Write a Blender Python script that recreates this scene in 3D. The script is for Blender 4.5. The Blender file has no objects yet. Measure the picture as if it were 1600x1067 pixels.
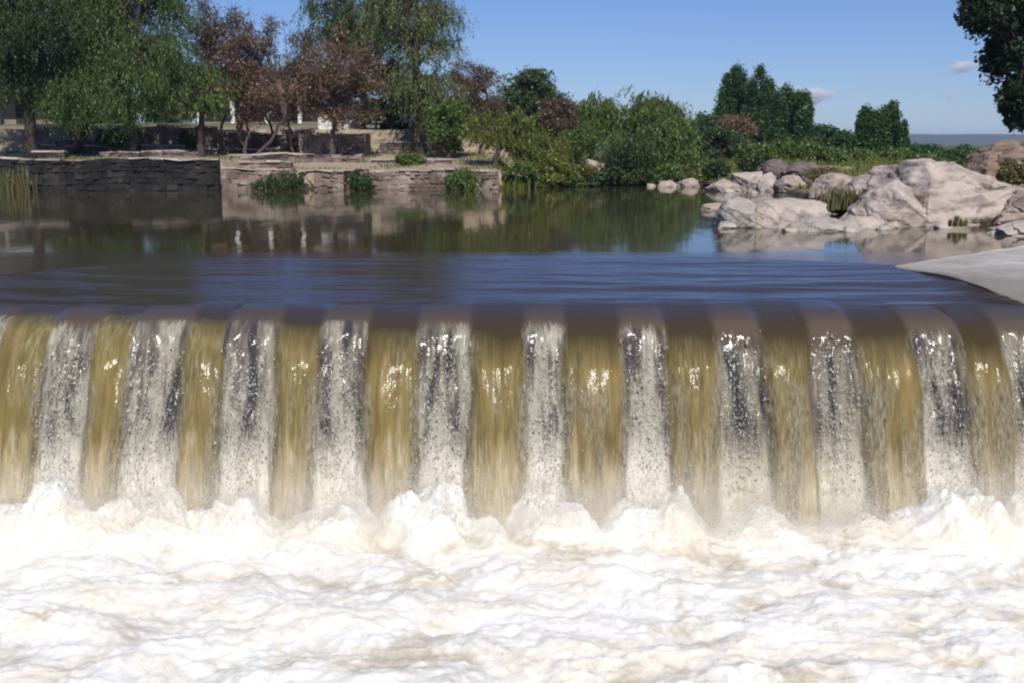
import bpy, bmesh, math, random
import numpy as np
R = math.radians
sc = bpy.context.scene
COL = sc.collection
rng = np.random.default_rng(7)

# ------------------------------------------------------------------ camera, sky, sun, exposure
H, FPX, PITCH = 2.5, 1716.0, 10.17
cam_d = bpy.data.cameras.new("camera"); cam = bpy.data.objects.new("camera", cam_d); COL.objects.link(cam)
cam_d.sensor_width = 36.0; cam_d.lens = 36.0 * FPX / 1600.0
cam_d.clip_start = 0.1; cam_d.clip_end = 20000
cam.location = (0, 0, H); cam.rotation_euler = (R(90 - PITCH), 0, 0)
sc.camera = cam
SUN_EL, SUN_AZ = 48.0, 12.0          # azimuth: degrees to the right of straight behind the camera
w = bpy.data.worlds.new("World"); sc.world = w; w.use_nodes = True
nt = w.node_tree; nt.nodes.clear()
sky = nt.nodes.new("ShaderNodeTexSky"); sky.sky_type = 'NISHITA'; sky.sun_disc = False
sky.sun_elevation = R(SUN_EL); sky.sun_rotation = R(180 - SUN_AZ)
sky.air_density = 1.0; sky.dust_density = 0.0; sky.ozone_density = 5.0
hs = nt.nodes.new("ShaderNodeHueSaturation"); hs.inputs['Saturation'].default_value = 1.0; hs.inputs['Value'].default_value = 1.0
bg = nt.nodes.new("ShaderNodeBackground"); bg.inputs['Strength'].default_value = 0.105
wo = nt.nodes.new("ShaderNodeOutputWorld")
tint = nt.nodes.new("ShaderNodeMix"); tint.data_type = 'RGBA'; tint.blend_type = 'MULTIPLY'; tint.inputs[0].default_value = 1.0; tint.inputs[7].default_value = (.56, .635, .9, 1)   # clear dry deep blue air
nt.links.new(sky.outputs[0], tint.inputs[6]); nt.links.new(tint.outputs[2], hs.inputs['Color']); nt.links.new(hs.outputs[0], bg.inputs[0]); nt.links.new(bg.outputs[0], wo.inputs[0])
sd = bpy.data.lights.new("sun", 'SUN'); sd.energy = 4.5; sd.angle = R(0.5); sd.color = (1.0, 0.95, 0.87)
sun = bpy.data.objects.new("sun", sd); COL.objects.link(sun)
sun.rotation_euler = (R(90 - SUN_EL), 0, R(SUN_AZ))
sc.view_settings.view_transform = 'Standard'; sc.view_settings.look = 'None'
sc.view_settings.exposure = 0.0; sc.view_settings.gamma = 1.0
sc.render.filter_size = 2.2
try:
    sc.cycles.filter_width = 2.2; sc.cycles.use_denoising = True
    sc.cycles.max_bounces = 6; sc.cycles.transparent_max_bounces = 8; sc.cycles.volume_bounces = 8
    sc.cycles.sample_clamp_indirect = 4.0; sc.cycles.sample_clamp_direct = 0
except Exception: pass

# ------------------------------------------------------------------ helpers
def at(px, py, Y):
    """world point seen at photo pixel (px,py) when it stands at distance Y"""
    a = (533.5 - py) / FPX; p = R(PITCH)
    dy = math.cos(p) + a * math.sin(p); dz = -math.sin(p) + a * math.cos(p)
    k = Y / dy
    return ((px - 800) / FPX * k, Y, H + dz * k)
def mesh_obj(name, v, f, mat, parent=None, smooth=True, attrs=None, uv=None):
    v = np.asarray(v, dtype=np.float32); me = bpy.data.meshes.new(name)
    if isinstance(f, np.ndarray):
        n, k = f.shape
        me.vertices.add(len(v)); me.vertices.foreach_set('co', v.ravel())
        me.loops.add(n * k); me.loops.foreach_set('vertex_index', f.astype(np.int32).ravel())
        me.polygons.add(n); me.polygons.foreach_set('loop_start', np.arange(0, n * k, k, dtype=np.int32))
        me.update(calc_edges=True)
    else:
        me.from_pydata(v.tolist(), [], f); me.update()
    me.polygons.foreach_set('use_smooth', [smooth] * len(me.polygons))
    if attrs:
        for k_, a_ in attrs.items():
            at_ = me.attributes.new(k_, 'FLOAT', 'POINT'); at_.data.foreach_set('value', np.asarray(a_, dtype=np.float32).ravel())
    me.materials.append(mat)
    o = bpy.data.objects.new(name, me); COL.objects.link(o)
    if parent: o.parent = parent
    return o
def tag(o, label=None, cat=None, group=None, kind=None):
    if label: o['label'] = label
    if cat: o['category'] = cat
    if group: o['group'] = group
    if kind: o['kind'] = kind
    return o
def empty(name, loc, label, cat, group=None):
    o = bpy.data.objects.new(name, None); COL.objects.link(o); o.location = loc; o.empty_display_size = .2
    return tag(o, label, cat, group)
# gradient noise
_P = rng.permutation(256); _P = np.concatenate([_P, _P, _P])
_G = rng.normal(size=(256, 3)); _G /= np.linalg.norm(_G, axis=1)[:, None]
def perlin(x, y, z=0.0):
    x, y, z = np.broadcast_arrays(np.asarray(x, float), np.asarray(y, float), np.asarray(z, float))
    xi = np.floor(x).astype(int); yi = np.floor(y).astype(int); zi = np.floor(z).astype(int)
    xf = x - xi; yf = y - yi; zf = z - zi
    fu = lambda t: t * t * t * (t * (t * 6 - 15) + 10)
    u, v, w_ = fu(xf), fu(yf), fu(zf); r = 0
    for i in (0, 1):
        for j in (0, 1):
            for k in (0, 1):
                g = _G[_P[_P[_P[(xi + i) & 255] + ((yi + j) & 255)] + ((zi + k) & 255)]]
                d = g[..., 0] * (xf - i) + g[..., 1] * (yf - j) + g[..., 2] * (zf - k)
                r = r + d * (u if i else 1 - u) * (v if j else 1 - v) * (w_ if k else 1 - w_)
    return r * 1.5
def fbm(x, y, z=0.0, o=4, g=.5, l=2.03):
    r = 0; a = 1
    for i in range(o):
        r = r + a * perlin(x, y, z + i * 7.3); x = x * l; y = y * l; z = z * l; a *= g
    return r
def sstep(a, b, x):
    t = np.clip((x - a) / (b - a), 0, 1); return t * t * (3 - 2 * t)
def grid_faces(ny, nx):
    i = np.arange(ny - 1)[:, None] * nx + np.arange(nx - 1)[None]; i = i.ravel()
    return np.stack([i, i + 1, i + nx + 1, i + nx], 1)

# ------------------------------------------------------------------ materials
class NB:
    def __init__(s, name):
        s.m = bpy.data.materials.new(name); s.m.use_nodes = True; s.t = s.m.node_tree; s.t.nodes.clear()
        s.out = s.t.nodes.new("ShaderNodeOutputMaterial")
    def n(s, typ, props=None, **ins):
        x = s.t.nodes.new(typ)
        for k, v in (props or {}).items(): setattr(x, k, v)
        for k, v in ins.items(): s.set(x, k.replace('_', ' '), v)
        return x
    def set(s, x, k, v):
        sock = x.inputs[int(k)] if k.isdigit() else x.inputs[k]
        if isinstance(v, bpy.types.NodeSocket): s.t.links.new(v, sock)
        elif isinstance(v, bpy.types.Node): s.t.links.new(v.outputs[0], sock)
        else: sock.default_value = (v if not isinstance(v, tuple) or len(v) != 3 or sock.type != 'RGBA' else v + (1,))
    def math(s, op, a, b=0.0, clamp=False):
        x = s.t.nodes.new("ShaderNodeMath"); x.operation = op; x.use_clamp = clamp; s.set(x, '0', a); s.set(x, '1', b); return x.outputs[0]
    def mr(s, v, a, b, c=0.0, d=1.0):
        x = s.n("ShaderNodeMapRange"); s.set(x, 'Value', v); s.set(x, 'From Min', a); s.set(x, 'From Max', b); s.set(x, 'To Min', c); s.set(x, 'To Max', d); return x.outputs[0]
    def mix(s, f, a, b, mode='MIX'):
        x = s.t.nodes.new("ShaderNodeMix"); x.data_type = 'RGBA'; x.blend_type = mode
        s.set(x, '0', f); s.set(x, '6', a); s.set(x, '7', b); return x.outputs[2]
    def coords(s, scale=(1, 1, 1), kind='Object'):
        tc = s.n("ShaderNodeTexCoord"); mp = s.n("ShaderNodeMapping"); s.t.links.new(tc.outputs[kind], mp.inputs[0]); mp.inputs['Scale'].default_value = scale
        return mp.outputs[0]
    def noise(s, vec, scale, detail=4, rough=.55, dist=0.0):
        x = s.n("ShaderNodeTexNoise"); s.set(x, 'Vector', vec); x.inputs['Scale'].default_value = scale; x.inputs['Detail'].default_value = detail
        x.inputs['Roughness'].default_value = rough; x.inputs['Distortion'].default_value = dist; return x.outputs[0]
    def ramp(s, v, stops):
        x = s.n("ShaderNodeValToRGB"); s.set(x, 'Fac', v); e = x.color_ramp.elements
        while len(e) < len(stops): e.new(.5)
        for el, (p, c) in zip(e, stops): el.position = p; el.color = tuple(c) + (1,)
        return x.outputs[0]
    def bump(s, h, strength, dist=.05, normal=None):
        x = s.n("ShaderNodeBump"); s.set(x, 'Height', h); s.set(x, 'Strength', strength); s.set(x, 'Distance', dist)
        if normal: s.set(x, 'Normal', normal)
        return x.outputs[0]
    def attr(s, name):
        x = s.n("ShaderNodeAttribute", {'attribute_name': name}); return x.outputs['Fac']
    def pbr(s, col, rough=.8, normal=None, ior=1.45, spec=.5):
        x = s.n("ShaderNodeBsdfPrincipled"); s.set(x, 'Base Color', col); s.set(x, 'Roughness', rough); s.set(x, 'IOR', ior)
        s.set(x, 'Specular IOR Level', spec)
        if normal: s.set(x, 'Normal', normal)
        return x.outputs[0]
    def done(s, sh): s.t.links.new(sh, s.out.inputs[0]); return s.m

def leaf_mat(name, c1, c2, c3=None, trans=.42):
    b = NB(name); g = b.n("ShaderNodeNewGeometry")
    v = b.coords((1, 1, 1)); n1 = b.noise(v, .55, 3)
    n1 = b.mr(n1, .35, .65)
    col = b.mix(n1, c1, c2)
    if c3: col = b.mix(b.mr(g.outputs['Random Per Island'], .72, .8), col, c3)
    k = b.mr(g.outputs['Random Per Island'], 0, 1, .65, 1.35)
    hv = b.n("ShaderNodeHueSaturation"); b.set(hv, 'Color', col); b.set(hv, 'Value', k); col = hv.outputs[0]
    d = b.n("ShaderNodeBsdfDiffuse"); b.set(d, 'Color', col)
    t = b.n("ShaderNodeBsdfTranslucent"); b.set(t, 'Color', col)
    gl = b.n("ShaderNodeBsdfGlossy"); gl.inputs['Roughness'].default_value = .45; b.set(gl, 'Color', (.5, .55, .5))
    m1 = b.n("ShaderNodeMixShader"); m1.inputs[0].default_value = trans; b.t.links.new(d.outputs[0], m1.inputs[1]); b.t.links.new(t.outputs[0], m1.inputs[2])
    m2 = b.n("ShaderNodeMixShader"); m2.inputs[0].default_value = .05; b.t.links.new(m1.outputs[0], m2.inputs[1]); b.t.links.new(gl.outputs[0], m2.inputs[2])
    return b.done(m2.outputs[0])
LM = {
 'willow': leaf_mat('leaf_willow', (.05, .1, .02), (.12, .19, .042), (.15, .21, .06)),
 'dark':   leaf_mat('leaf_dark', (.024, .05, .014), (.06, .105, .026), (.08, .12, .035)),
 'willow_pale': leaf_mat('leaf_willow_pale', (.13, .17, .055), (.2, .25, .085), (.24, .27, .12)),
 'red':    leaf_mat('leaf_red', (.23, .13, .09), (.31, .18, .12), (.19, .18, .07)),
 'brown':  leaf_mat('leaf_brown', (.16, .105, .09), (.21, .13, .1), (.13, .13, .06)),
 'yellow': leaf_mat('leaf_yellow', (.16, .19, .03), (.25, .26, .05), (.12, .15, .035)),
 'green':  leaf_mat('leaf_green', (.08, .145, .03), (.14, .21, .045), (.18, .23, .06)),
 'blue':   leaf_mat('leaf_blue', (.05, .095, .045), (.09, .14, .06), (.1, .15, .05)),
 'poplar': leaf_mat('leaf_poplar', (.032, .082, .022), (.065, .135, .034), (.085, .15, .045)),
 'ficus':  leaf_mat('leaf_ficus', (.012, .028, .012), (.022, .045, .018), (.035, .06, .03), .15),
 'dry':    leaf_mat('leaf_dry', (.24, .2, .09), (.3, .24, .12), (.12, .14, .05)),
}
def bark(name, c1, c2):
    b = NB(name); v = b.coords((1, 1, .25)); n = b.noise(v, 6, 4)
    return b.done(b.pbr(b.mix(n, c1, c2), .9, b.bump(n, .6, .03)))
BARK = bark('bark_dark', (.025, .02, .016), (.08, .06, .05)); BARK2 = bark('bark_brown', (.06, .04, .035), (.13, .09, .075))

def stone_mat(name, cols, mortar=(.1, .09, .08)):
    b = NB(name); g = b.n("ShaderNodeNewGeometry"); v = b.coords(); n = b.noise(v, 5, 6)
    base = b.ramp(g.outputs['Random Per Island'], [(i / (len(cols) - 1), c) for i, c in enumerate(cols)])
    stain = b.mr(b.noise(v, .6, 4), .4, .62)
    col = b.mix(b.math('MULTIPLY', stain, .8), base, tuple(x * .35 for x in cols[0]))
    col = b.mix(.5, col, b.mix(n, (.25, .25, .25), (1, 1, 1)), 'MULTIPLY')
    return b.done(b.pbr(col, .9, b.bump(n, .8, .03)))
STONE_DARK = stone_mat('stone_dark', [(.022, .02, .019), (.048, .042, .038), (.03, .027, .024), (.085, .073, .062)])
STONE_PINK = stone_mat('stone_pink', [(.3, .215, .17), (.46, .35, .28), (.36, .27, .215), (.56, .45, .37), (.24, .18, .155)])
STONE_MID = stone_mat('stone_mid', [(.2, .155, .135), (.36, .29, .25), (.26, .2, .18), (.45, .37, .31)])
def plain(name, c1, c2, scale=3, rough=.85, bs=.4):
    b = NB(name); v = b.coords(); n = b.noise(v, scale, 6, .6)
    return b.done(b.pbr(b.mix(b.mr(n, .3, .7), c1, c2), rough, b.bump(n, bs, .03)))
COPING = plain('coping_stone', (.35, .29, .24), (.5, .43, .36), 2)
TANW = plain('tan_wall', (.2, .15, .12), (.3, .24, .2), 1.5, .8, .1)
PLASTER = plain('white_plaster', (.7, .69, .66), (.8, .79, .77), 1.5, .8, .1)
TILE = plain('roof_tile', (.16, .08, .06), (.26, .14, .1), 8)
GREYROOF = plain('grey_roof', (.25, .26, .27), (.4, .41, .42), 2)
WOODD = plain('dark_wood', (.02, .016, .014), (.05, .04, .03), 4)
GLASSD = plain('window_dark', (.01, .012, .014), (.03, .03, .035), 2, .15, 0)
def rock_mat(name, light, mid, dark):
    b = NB(name); v = b.coords(); n = b.noise(v, 1.3, 8, .62); n2 = b.noise(v, 14, 4); n3 = b.noise(b.coords((1, 1, 2.4)), .9, 6, .6, .6)
    col = b.mix(b.mr(n, .38, .62), mid, light)
    col = b.mix(b.mr(n3, .5, .64, 0, .8), col, dark)
    col = b.mix(.4, col, b.mix(n2, (.35, .35, .35), (1, 1, 1)), 'MULTIPLY')
    vo = b.n("ShaderNodeTexVoronoi", {'feature': 'DISTANCE_TO_EDGE'}); b.set(vo, 'Vector', b.coords((.5, .7, 1.8))); vo.inputs['Scale'].default_value = .9
    cr = b.mr(vo.outputs[0], 0, .03)
    hgt = b.math('ADD', b.math('MULTIPLY', n, 1.0), b.math('ADD', b.math('MULTIPLY', cr, .05), b.math('MULTIPLY', n2, .12)))
    return b.done(b.pbr(col, .88, b.bump(hgt, .9, .22)))
ROCK_PINK = rock_mat('rock_pink', (.6, .51, .445), (.45, .375, .325), (.2, .165, .15))
ROCK_GREY = rock_mat('rock_grey', (.54, .49, .43), (.38, .335, .29), (.13, .11, .1))
ROCK_RED = rock_mat('rock_red', (.56, .46, .38), (.38, .3, .245), (.12, .09, .085))
ROCK_BANK = rock_mat('rock_bank', (.36, .27, .2), (.24, .17, .12), (.09, .065, .05))
ROCK_DARK = rock_mat('rock_dark', (.24, .19, .17), (.14, .11, .1), (.06, .05, .05))

# ------------------------------------------------------------------ terrain
RIVER = np.array([(-15, 4), (-15, 19), (-24, 35), (-42, 57.3), (-27.5, 59.6), (-15.9, 60.9), (-12.1, 61.3), (-12.1, 62.4), (-8.1, 62.8), (-8.1, 61.8), (-.75, 62.4), (1.5, 65), (6, 67), (11, 69),
                  (14.5, 63), (14.2, 50), (13.5, 40), (15.0, 34), (14.6, 29), (13, 26.5), (12, 25), (12, 18), (12, 4)], float)
def sdist(x, y, poly):
    """signed distance, negative inside"""
    best = np.full(x.shape, 1e9); ins = np.zeros(x.shape, bool); n = len(poly)
    for i in range(n):
        a = poly[i]; b = poly[(i + 1) % n]; d = b - a
        t = np.clip(((x - a[0]) * d[0] + (y - a[1]) * d[1]) / (d @ d), 0, 1)
        best = np.minimum(best, np.hypot(x - a[0] - t * d[0], y - a[1] - t * d[1]))
        c = ((a[1] > y) != (b[1] > y)) & (x < (b[0] - a[0]) * (y - a[1]) / (b[1] - a[1] + 1e-12) + a[0])
        ins ^= c
    return np.where(ins, -best, best)
def ground(x, y):
    x = np.asarray(x, float); y = np.asarray(y, float)
    s = sdist(x, y, RIVER)
    # left terraces
    t1 = 1.62 - .55 * sstep(-16.4, -15.4, x) + .0 * y
    tierY = 74 + 0 * x
    lb = t1 + (1.9 - t1) * sstep(62, 73, y) + 1.55 * sstep(tierY, tierY + .5, y) + 1.2 * sstep(78, 110, y)
    lb = lb + .06 * fbm(x * .4, y * .4, 3, 3)
    # far bank
    fb = .12 + 1.0 * sstep(0, 16, s) + .45 * sstep(14, 60, s) + .22 * fbm(x * .25, y * .25, 5, 4) * sstep(0, 4, s)
    k = sstep(-1.2, .6, x)
    bank = lb * (1 - k) + fb * k
    # right bank
    rb = .25 + 1.0 * sstep(1, 6, s) + 1.15 * sstep(3.6, 5, s + .5 * fbm(x * .5, y * .5, 8, 3)) * sstep(50, 40, y) + .2 * fbm(x * .5, y * .5, 9, 4)
    k2 = sstep(62, 52, y) * sstep(5, 9, x)
    bank = bank * (1 - k2) + rb * k2
    # left near bank
    k3 = sstep(54, 46, y) * sstep(0, -5, x)
    bank = bank * (1 - k3) + (.5 + 1.2 * sstep(0, 6, s) + .2 * fbm(x * .5, y * .5, 9, 4)) * k3
    far = sstep(90, 260, np.hypot(x, y))
    bank = bank * (1 - far) + (.3 + .6 * fbm(x * .01, y * .01, 1, 3)) * far
    bed = np.where(y < 18.2, -5.2, -1.6)
    e = np.where(k3 + k2 + k > .5, 1.2, .12)
    m = sstep(-e, 0.0, s)
    return bed * (1 - m) + bank * m
def axis(fine0, fine1, step, far0, far1):
    mid = np.arange(fine0, fine1 + 1e-6, step); up = [fine1]; dn = [fine0]; st = step
    while up[-1] < far1: st *= 1.13; up.append(up[-1] + st)
    st = step
    while dn[-1] > far0: st *= 1.13; dn.append(dn[-1] - st)
    return np.concatenate([dn[:0:-1], mid, up[1:]])
ax = axis(-46, 34, .25, -4000, 4000); ay = axis(14, 82, .25, -300, 5000)
GX, GY = np.meshgrid(ax, ay); GZ = ground(GX, GY)
b = NB('ground_mat'); v = b.coords(kind='Object'); n = b.noise(v, .35, 6, .6); n2 = b.noise(v, 3, 6, .65); n3 = b.noise(v, .09, 4)
soil = b.mix(b.mr(n2, .3, .7), (.27, .2, .14), (.42, .33, .25)); grass = b.mix(b.mr(n2, .3, .7), (.06, .085, .025), (.13, .15, .05))
gm = b.mr(b.math('ADD', n, b.mr(n3, .3, .7, -.1, .1)), .47, .56)
sep = b.n("ShaderNodeSeparateXYZ"); b.set(sep, '0', v)
lefty = b.mr(sep.outputs[0], -3, 3, .25, 1.0); gm = b.math('MULTIPLY', gm, lefty); gm = b.math('MULTIPLY', gm, b.mr(sep.outputs[1], 44, 52)); gm = b.math('MAXIMUM', gm, b.mr(sep.outputs[1], 80, 100))
wet = b.mr(b.math('ADD', sep.outputs[2], b.mr(n2, .3, .7, -.15, .15)), .1, .4)
col = b.mix(gm, soil, grass); col = b.mix(wet, (.05, .04, .03), col)
GROUND = b.done(b.pbr(col, .95, b.bump(n2, .7, .08)))
g = mesh_obj('ground', np.stack([GX, GY, GZ], -1).reshape(-1, 3), grid_faces(len(ay), len(ax)), GROUND); tag(g, kind='structure')
def gz(x, y): return float(ground(np.array([x]), np.array([y]))[0])

# far hills
hx = np.linspace(-3800, 3800, 260); hy = np.linspace(2600, 4200, 24); HX, HY = np.meshgrid(hx, hy)
prof = np.sin(np.linspace(0, math.pi, 24))[:, None]
HZ = -6 + prof * (30 + 14 * fbm(HX * .0011, HY * .0008, 2, 5))
b = NB('hill_mat'); n = b.noise(b.coords(), .01, 5); HILL = b.done(b.pbr(b.mix(n, (.04, .055, .04), (.09, .09, .07)), .95))
tag(mesh_obj('hills', np.stack([HX, HY, HZ], -1).reshape(-1, 3), grid_faces(24, 260), HILL), kind='structure')

# ------------------------------------------------------------------ falling water geometry (shared surface function)
YB = 19.2                                  # brink
_t = np.linspace(0, 2.7, 1100)              # distance run forward from the brink
_z = np.where(_t < .9, -.27 - .08 * _t - .11 * _t ** 2, -.4311 - .278 * (_t - .9) - 1.06 * (_t - .9) ** 2)
_s = np.concatenate([[0], np.cumsum(np.hypot(np.diff(_t), np.diff(_z)))])
def crest_line(x):                         # where the still pool starts to run
    return np.interp(x, [-16, -12, -9.9, -8.4, -7, -5, 0, 4, 6, 8.3, 12], [19.3, 20.0, 21.3, 23.2, 24.4, 24.8, 24.85, 24.8, 24.0, 22.9, 22.3])
px_c = [-25, 123, 256, 398, 541.5, 695, 850, 1002, 1148, 1293, 1450, 1592]
px_w = [80, 70, 88, 80, 73, 80, 62, 68, 70, 66, 78, 84]
WC = np.array([(p - 800) / FPX * 18.5 for p in px_c]); WW = np.array([q / FPX * 18.5 for q in px_w])
WC = np.concatenate([[WC[0] - 3.3, WC[0] - 1.65], WC]); WW = np.concatenate([[.8, .8], WW])
XL, XR = -14.6, 9.55
def whiteness(u):
    d = np.min(np.abs(u[..., None] - WC) - WW / 2, axis=-1)   # <0 inside a white stream
    return d
def flow(u, t):
    """t<0: upstream of the brink (metres), t>=0: falling. returns x,y,z"""
    d = whiteness(u) + .03 * sstep(.9, 2.2, t) + (.10 * fbm(u * .9, t * .3, 12.5, 2) + .04 * fbm(u * 5, t * .8, 2.5, 2)) * sstep(.9, 2.2, t); wm = sstep(.15, -.13, d)
    ya = crest_line(u)
    Y = np.where(t < 0, YB - t, YB - np.interp(t, _s, _t))
    q = np.clip((ya - Y) / (ya - YB), 0, 1)
    z_up = -.27 * (.8 * q + .2 * q * q)
    far = sstep(0, .1, q)
    rip = far * (.02 * fbm(u * .22 + .25 * Y, Y * 1.25, 1.7, 3) + .0035 * perlin(u * 1.1, Y * 5.5, 4.2) + .006 * perlin(u * .22 + 3, Y * 1.1, 6.6)) + .016 * fbm(u * .28, Y * 1.2, 9.7, 2) * sstep(.2, .7, q) * (.4 + 1.3 * sstep(-4, 3, u))
    z_up = z_up + rip
    tt = np.maximum(t, 0)
    z_dn = np.interp(tt, _s, _z)
    z = np.where(t < 0, z_up, z_dn + rip * np.exp(-tt * 2))
    k = sstep(.9, 1.9, tt)
    bulge = np.where(d > 0, np.sqrt(np.clip(d / .42, 0, 1)), 0) * k
    wob = (.07 * fbm(u * 1.6, tt * .35, 3.1, 3) + .02 * fbm(u * 7, tt * .6, 8.1, 2)) * sstep(1.0, 2.2, tt)
    rough = wm * k * (.05 * fbm(u * 9, tt * 2.2, 2.2, 3))
    Y = Y - .14 * bulge + .14 * wm * k - wob - rough
    # the water stands slightly higher over every crest block
    hump = (wm - .5) * sstep(-.5, .8, t) * sstep(1.8, .9, t) * .05
    return u, Y, z + hump, wm
def flow_mat():
    b = NB('river_water'); u = b.attr('u'); t = b.attr('t'); wm = b.attr('white'); sd_ = b.attr('seed')
    cv = b.n("ShaderNodeCombineXYZ"); b.set(cv, '0', u); b.set(cv, '1', t); b.set(cv, '2', sd_); vec = cv.outputs[0]
    def mp(s):
        x = b.n("ShaderNodeMapping"); b.set(x, 'Vector', vec); x.inputs['Scale'].default_value = s; return x.outputs[0]
    gold_n = b.noise(mp((3.2, .35, 1)), 2.2, 5, .6); fine_n = b.noise(mp((14, 1.6, 1)), 2.0, 4, .6)
    broad = b.noise(mp((.9, .25, 1)), 1.3, 2)
    gold = b.ramp(gold_n, [(.25, (.085, .065, .028)), (.45, (.18, .133, .048)), (.62, (.255, .192, .075)), (.82, (.36, .3, .16))])
    olive = b.ramp(fine_n, [(.3, (.075, .062, .03)), (.5, (.17, .14, .06)), (.72, (.38, .34, .22))])
    gold = b.mix(b.mr(broad, .42, .62, 0, .75), gold, olive)
    cream = b.mix(b.mr(fine_n, .35, .65), (.42, .33, .18), (.68, .6, .44))
    lowm = b.mr(b.math('ADD', t, b.mr(gold_n, .3, .7, -.35, .35)), 2.9, 3.9)
    gold = b.mix(b.math('MULTIPLY', lowm, .7), gold, cream)
    pt = b.math('ADD', b.attr('patchy'), b.attr('near'))                  # share of torn, greyish water in the sheet
    torn = b.mr(b.math('ADD', b.noise(mp((4.5, .35, 1)), 1.0, 4, .6), b.mr(pt, 0, 1, -.16, .1)), .47, .6)
    speck = b.mr(b.noise(mp((22, 3.5, 1)), 1.6, 4, .75), .38, .68)
    tcol = b.mix(speck, (.06, .052, .035), (.42, .38, .28))
    gold = b.mix(b.math('MULTIPLY', b.math('MULTIPLY', torn, .75), b.mr(t, 1.9, 2.4)), gold, tcol)
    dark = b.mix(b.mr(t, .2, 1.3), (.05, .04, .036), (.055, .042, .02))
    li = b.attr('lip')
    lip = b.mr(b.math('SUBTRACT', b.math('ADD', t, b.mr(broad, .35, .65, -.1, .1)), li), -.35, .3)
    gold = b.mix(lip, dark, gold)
    # white broken water: pale grains over the dark wet face of the weir
    sp = b.noise(mp((24, 3.8, 1)), 1.6, 4, .8); sp2 = b.noise(mp((9, .8, 1)), 1.4, 3, .6); gap = b.noise(mp((2.6, .36, 1)), 1.3, 4, .6)
    gp = b.math('MULTIPLY', b.mr(gap, .43, .57), b.mr(t, 2.2, 3.8, 1, .1))
    th = b.mr(t, 1.0, 4.0, .53, .38)
    th = b.math('ADD', th, b.math('MULTIPLY', gp, .2))
    th = b.math('ADD', th, b.mr(b.attr('patchy'), .2, 1.2, 0, .24))
    th = b.math('SUBTRACT', th, b.mr(sp2, .3, .7, -.05, .05))
    wv = b.mr(b.math('SUBTRACT', sp, th), -.13, .13)
    wd = b.mix(b.mr(gap, .44, .6), (.24, .215, .16), (.055, .048, .05))
    wd = b.mix(b.mr(t, 2.9, 3.8, 0, .8), wd, (.6, .55, .42))
    wl = b.mix(b.mr(t, 2.9, 3.9), (.38, .36, .3), (.8, .77, .68))
    wcol = b.mix(wv, wd, wl)
    bl = b.attr('block')
    top = b.mr(b.math('SUBTRACT', b.math('ADD', t, b.mr(fine_n, .3, .7, -.14, .14)), bl), -.08, .1)
    stone = b.mix(b.mr(t, .1, 1.1), (.055, .045, .038), (.1, .076, .055))
    wcol = b.mix(top, stone, wcol)
    edge = b.mr(b.math('ADD', wm, b.math('MULTIPLY', b.mr(b.math('ADD', b.math('MULTIPLY', fine_n, .5), b.math('MULTIPLY', gold_n, .5)), .38, .62, -.4, .4), b.mr(t, .8, 1.6))), .25, .75)
    start = b.mr(t, -.2, .5)
    edge = b.math('MULTIPLY', edge, start)
    col = b.mix(edge, gold, wcol)
    foamy = b.math('MULTIPLY', b.math('MULTIPLY', edge, top), wv)
    rough = b.mr(foamy, 0, 1, .13, .7)
    hb = b.math('ADD', b.math('MULTIPLY', b.noise(mp((5, 1.3, 1)), 2, 3), 1), b.math('MULTIPLY', fine_n, .25))
    st = b.mr(t, .7, 1.8, 0.0, .36)
    nm = b.bump(hb, st, .06)
    # running water: fine cross ripples
    rp = b.noise(mp((.7, 4.5, 1)), 1.4, 3, .5)
    nm = b.bump(rp, b.math('MULTIPLY', b.mr(t, -6.2, -5.2, 0.05, .55), b.mr(t, .1, .7, 1, 0)), .02, nm)
    return b.done(b.pbr(col, rough, nm, 1.33, b.mr(t, .9, 1.9, .5, .2)))
FLOWM = flow_mat()
ts_dn = np.arange(0.0, 4.6, .03)
SD = np.random.default_rng(9)
waterfall = empty('waterfall', (0, YB, -3.4), 'long curtain of golden brown water and white streams pouring over the low weir', 'waterfall')
b_ = [XL]
for c, w_ in zip(WC, WW): b_ += [c - w_ / 2, c + w_ / 2]
b_ = [x for x in b_ if x <= XR] + [XR]
def extra(U):
    p = U / 18.5 * FPX + 800
    patch = np.interp(p, [-200, 0, 180, 250, 330, 460, 620, 780, 850, 920, 1000, 1070, 1110, 1150, 1220, 1300, 1350, 1420, 1460, 1520, 1600], [.3, .3, .15, .4, .3, .5, .3, .45, 0, .75, .1, .45, .7, 1.2, .8, .95, 1, .1, .4, .9, .6])
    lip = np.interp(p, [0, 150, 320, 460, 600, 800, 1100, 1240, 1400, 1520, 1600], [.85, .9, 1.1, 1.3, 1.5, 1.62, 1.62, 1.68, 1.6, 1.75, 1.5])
    blk = np.interp(p, [0, 123, 256, 398, 541, 695, 850, 1002, 1100, 1148, 1293, 1400, 1450, 1592], [.8, 1.15, .98, 1.0, 1.0, 1.1, 1.1, 1.15, 1.3, 1.6, 1.6, 1.3, 1.25, 1.3])
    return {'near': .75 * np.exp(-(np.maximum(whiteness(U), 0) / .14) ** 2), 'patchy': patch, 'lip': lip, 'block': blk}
def sheet(u0, u1, tsx, name, parent, seed, mat):
    us = np.linspace(u0, u1, max(6, int((u1 - u0) / .028) + 1)); U, T = np.meshgrid(us, tsx)
    x, y, z, wm = flow(U, T); v = np.stack([x, y, z], -1).reshape(-1, 3)
    if parent: v = v - np.array(parent.location)
    return mesh_obj(name, v, grid_faces(len(tsx), len(us))[:, ::-1], mat, parent, attrs={'u': U, 't': T, 'white': wm, 'seed': np.full(U.shape, 0.0), **extra(U)})
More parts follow.
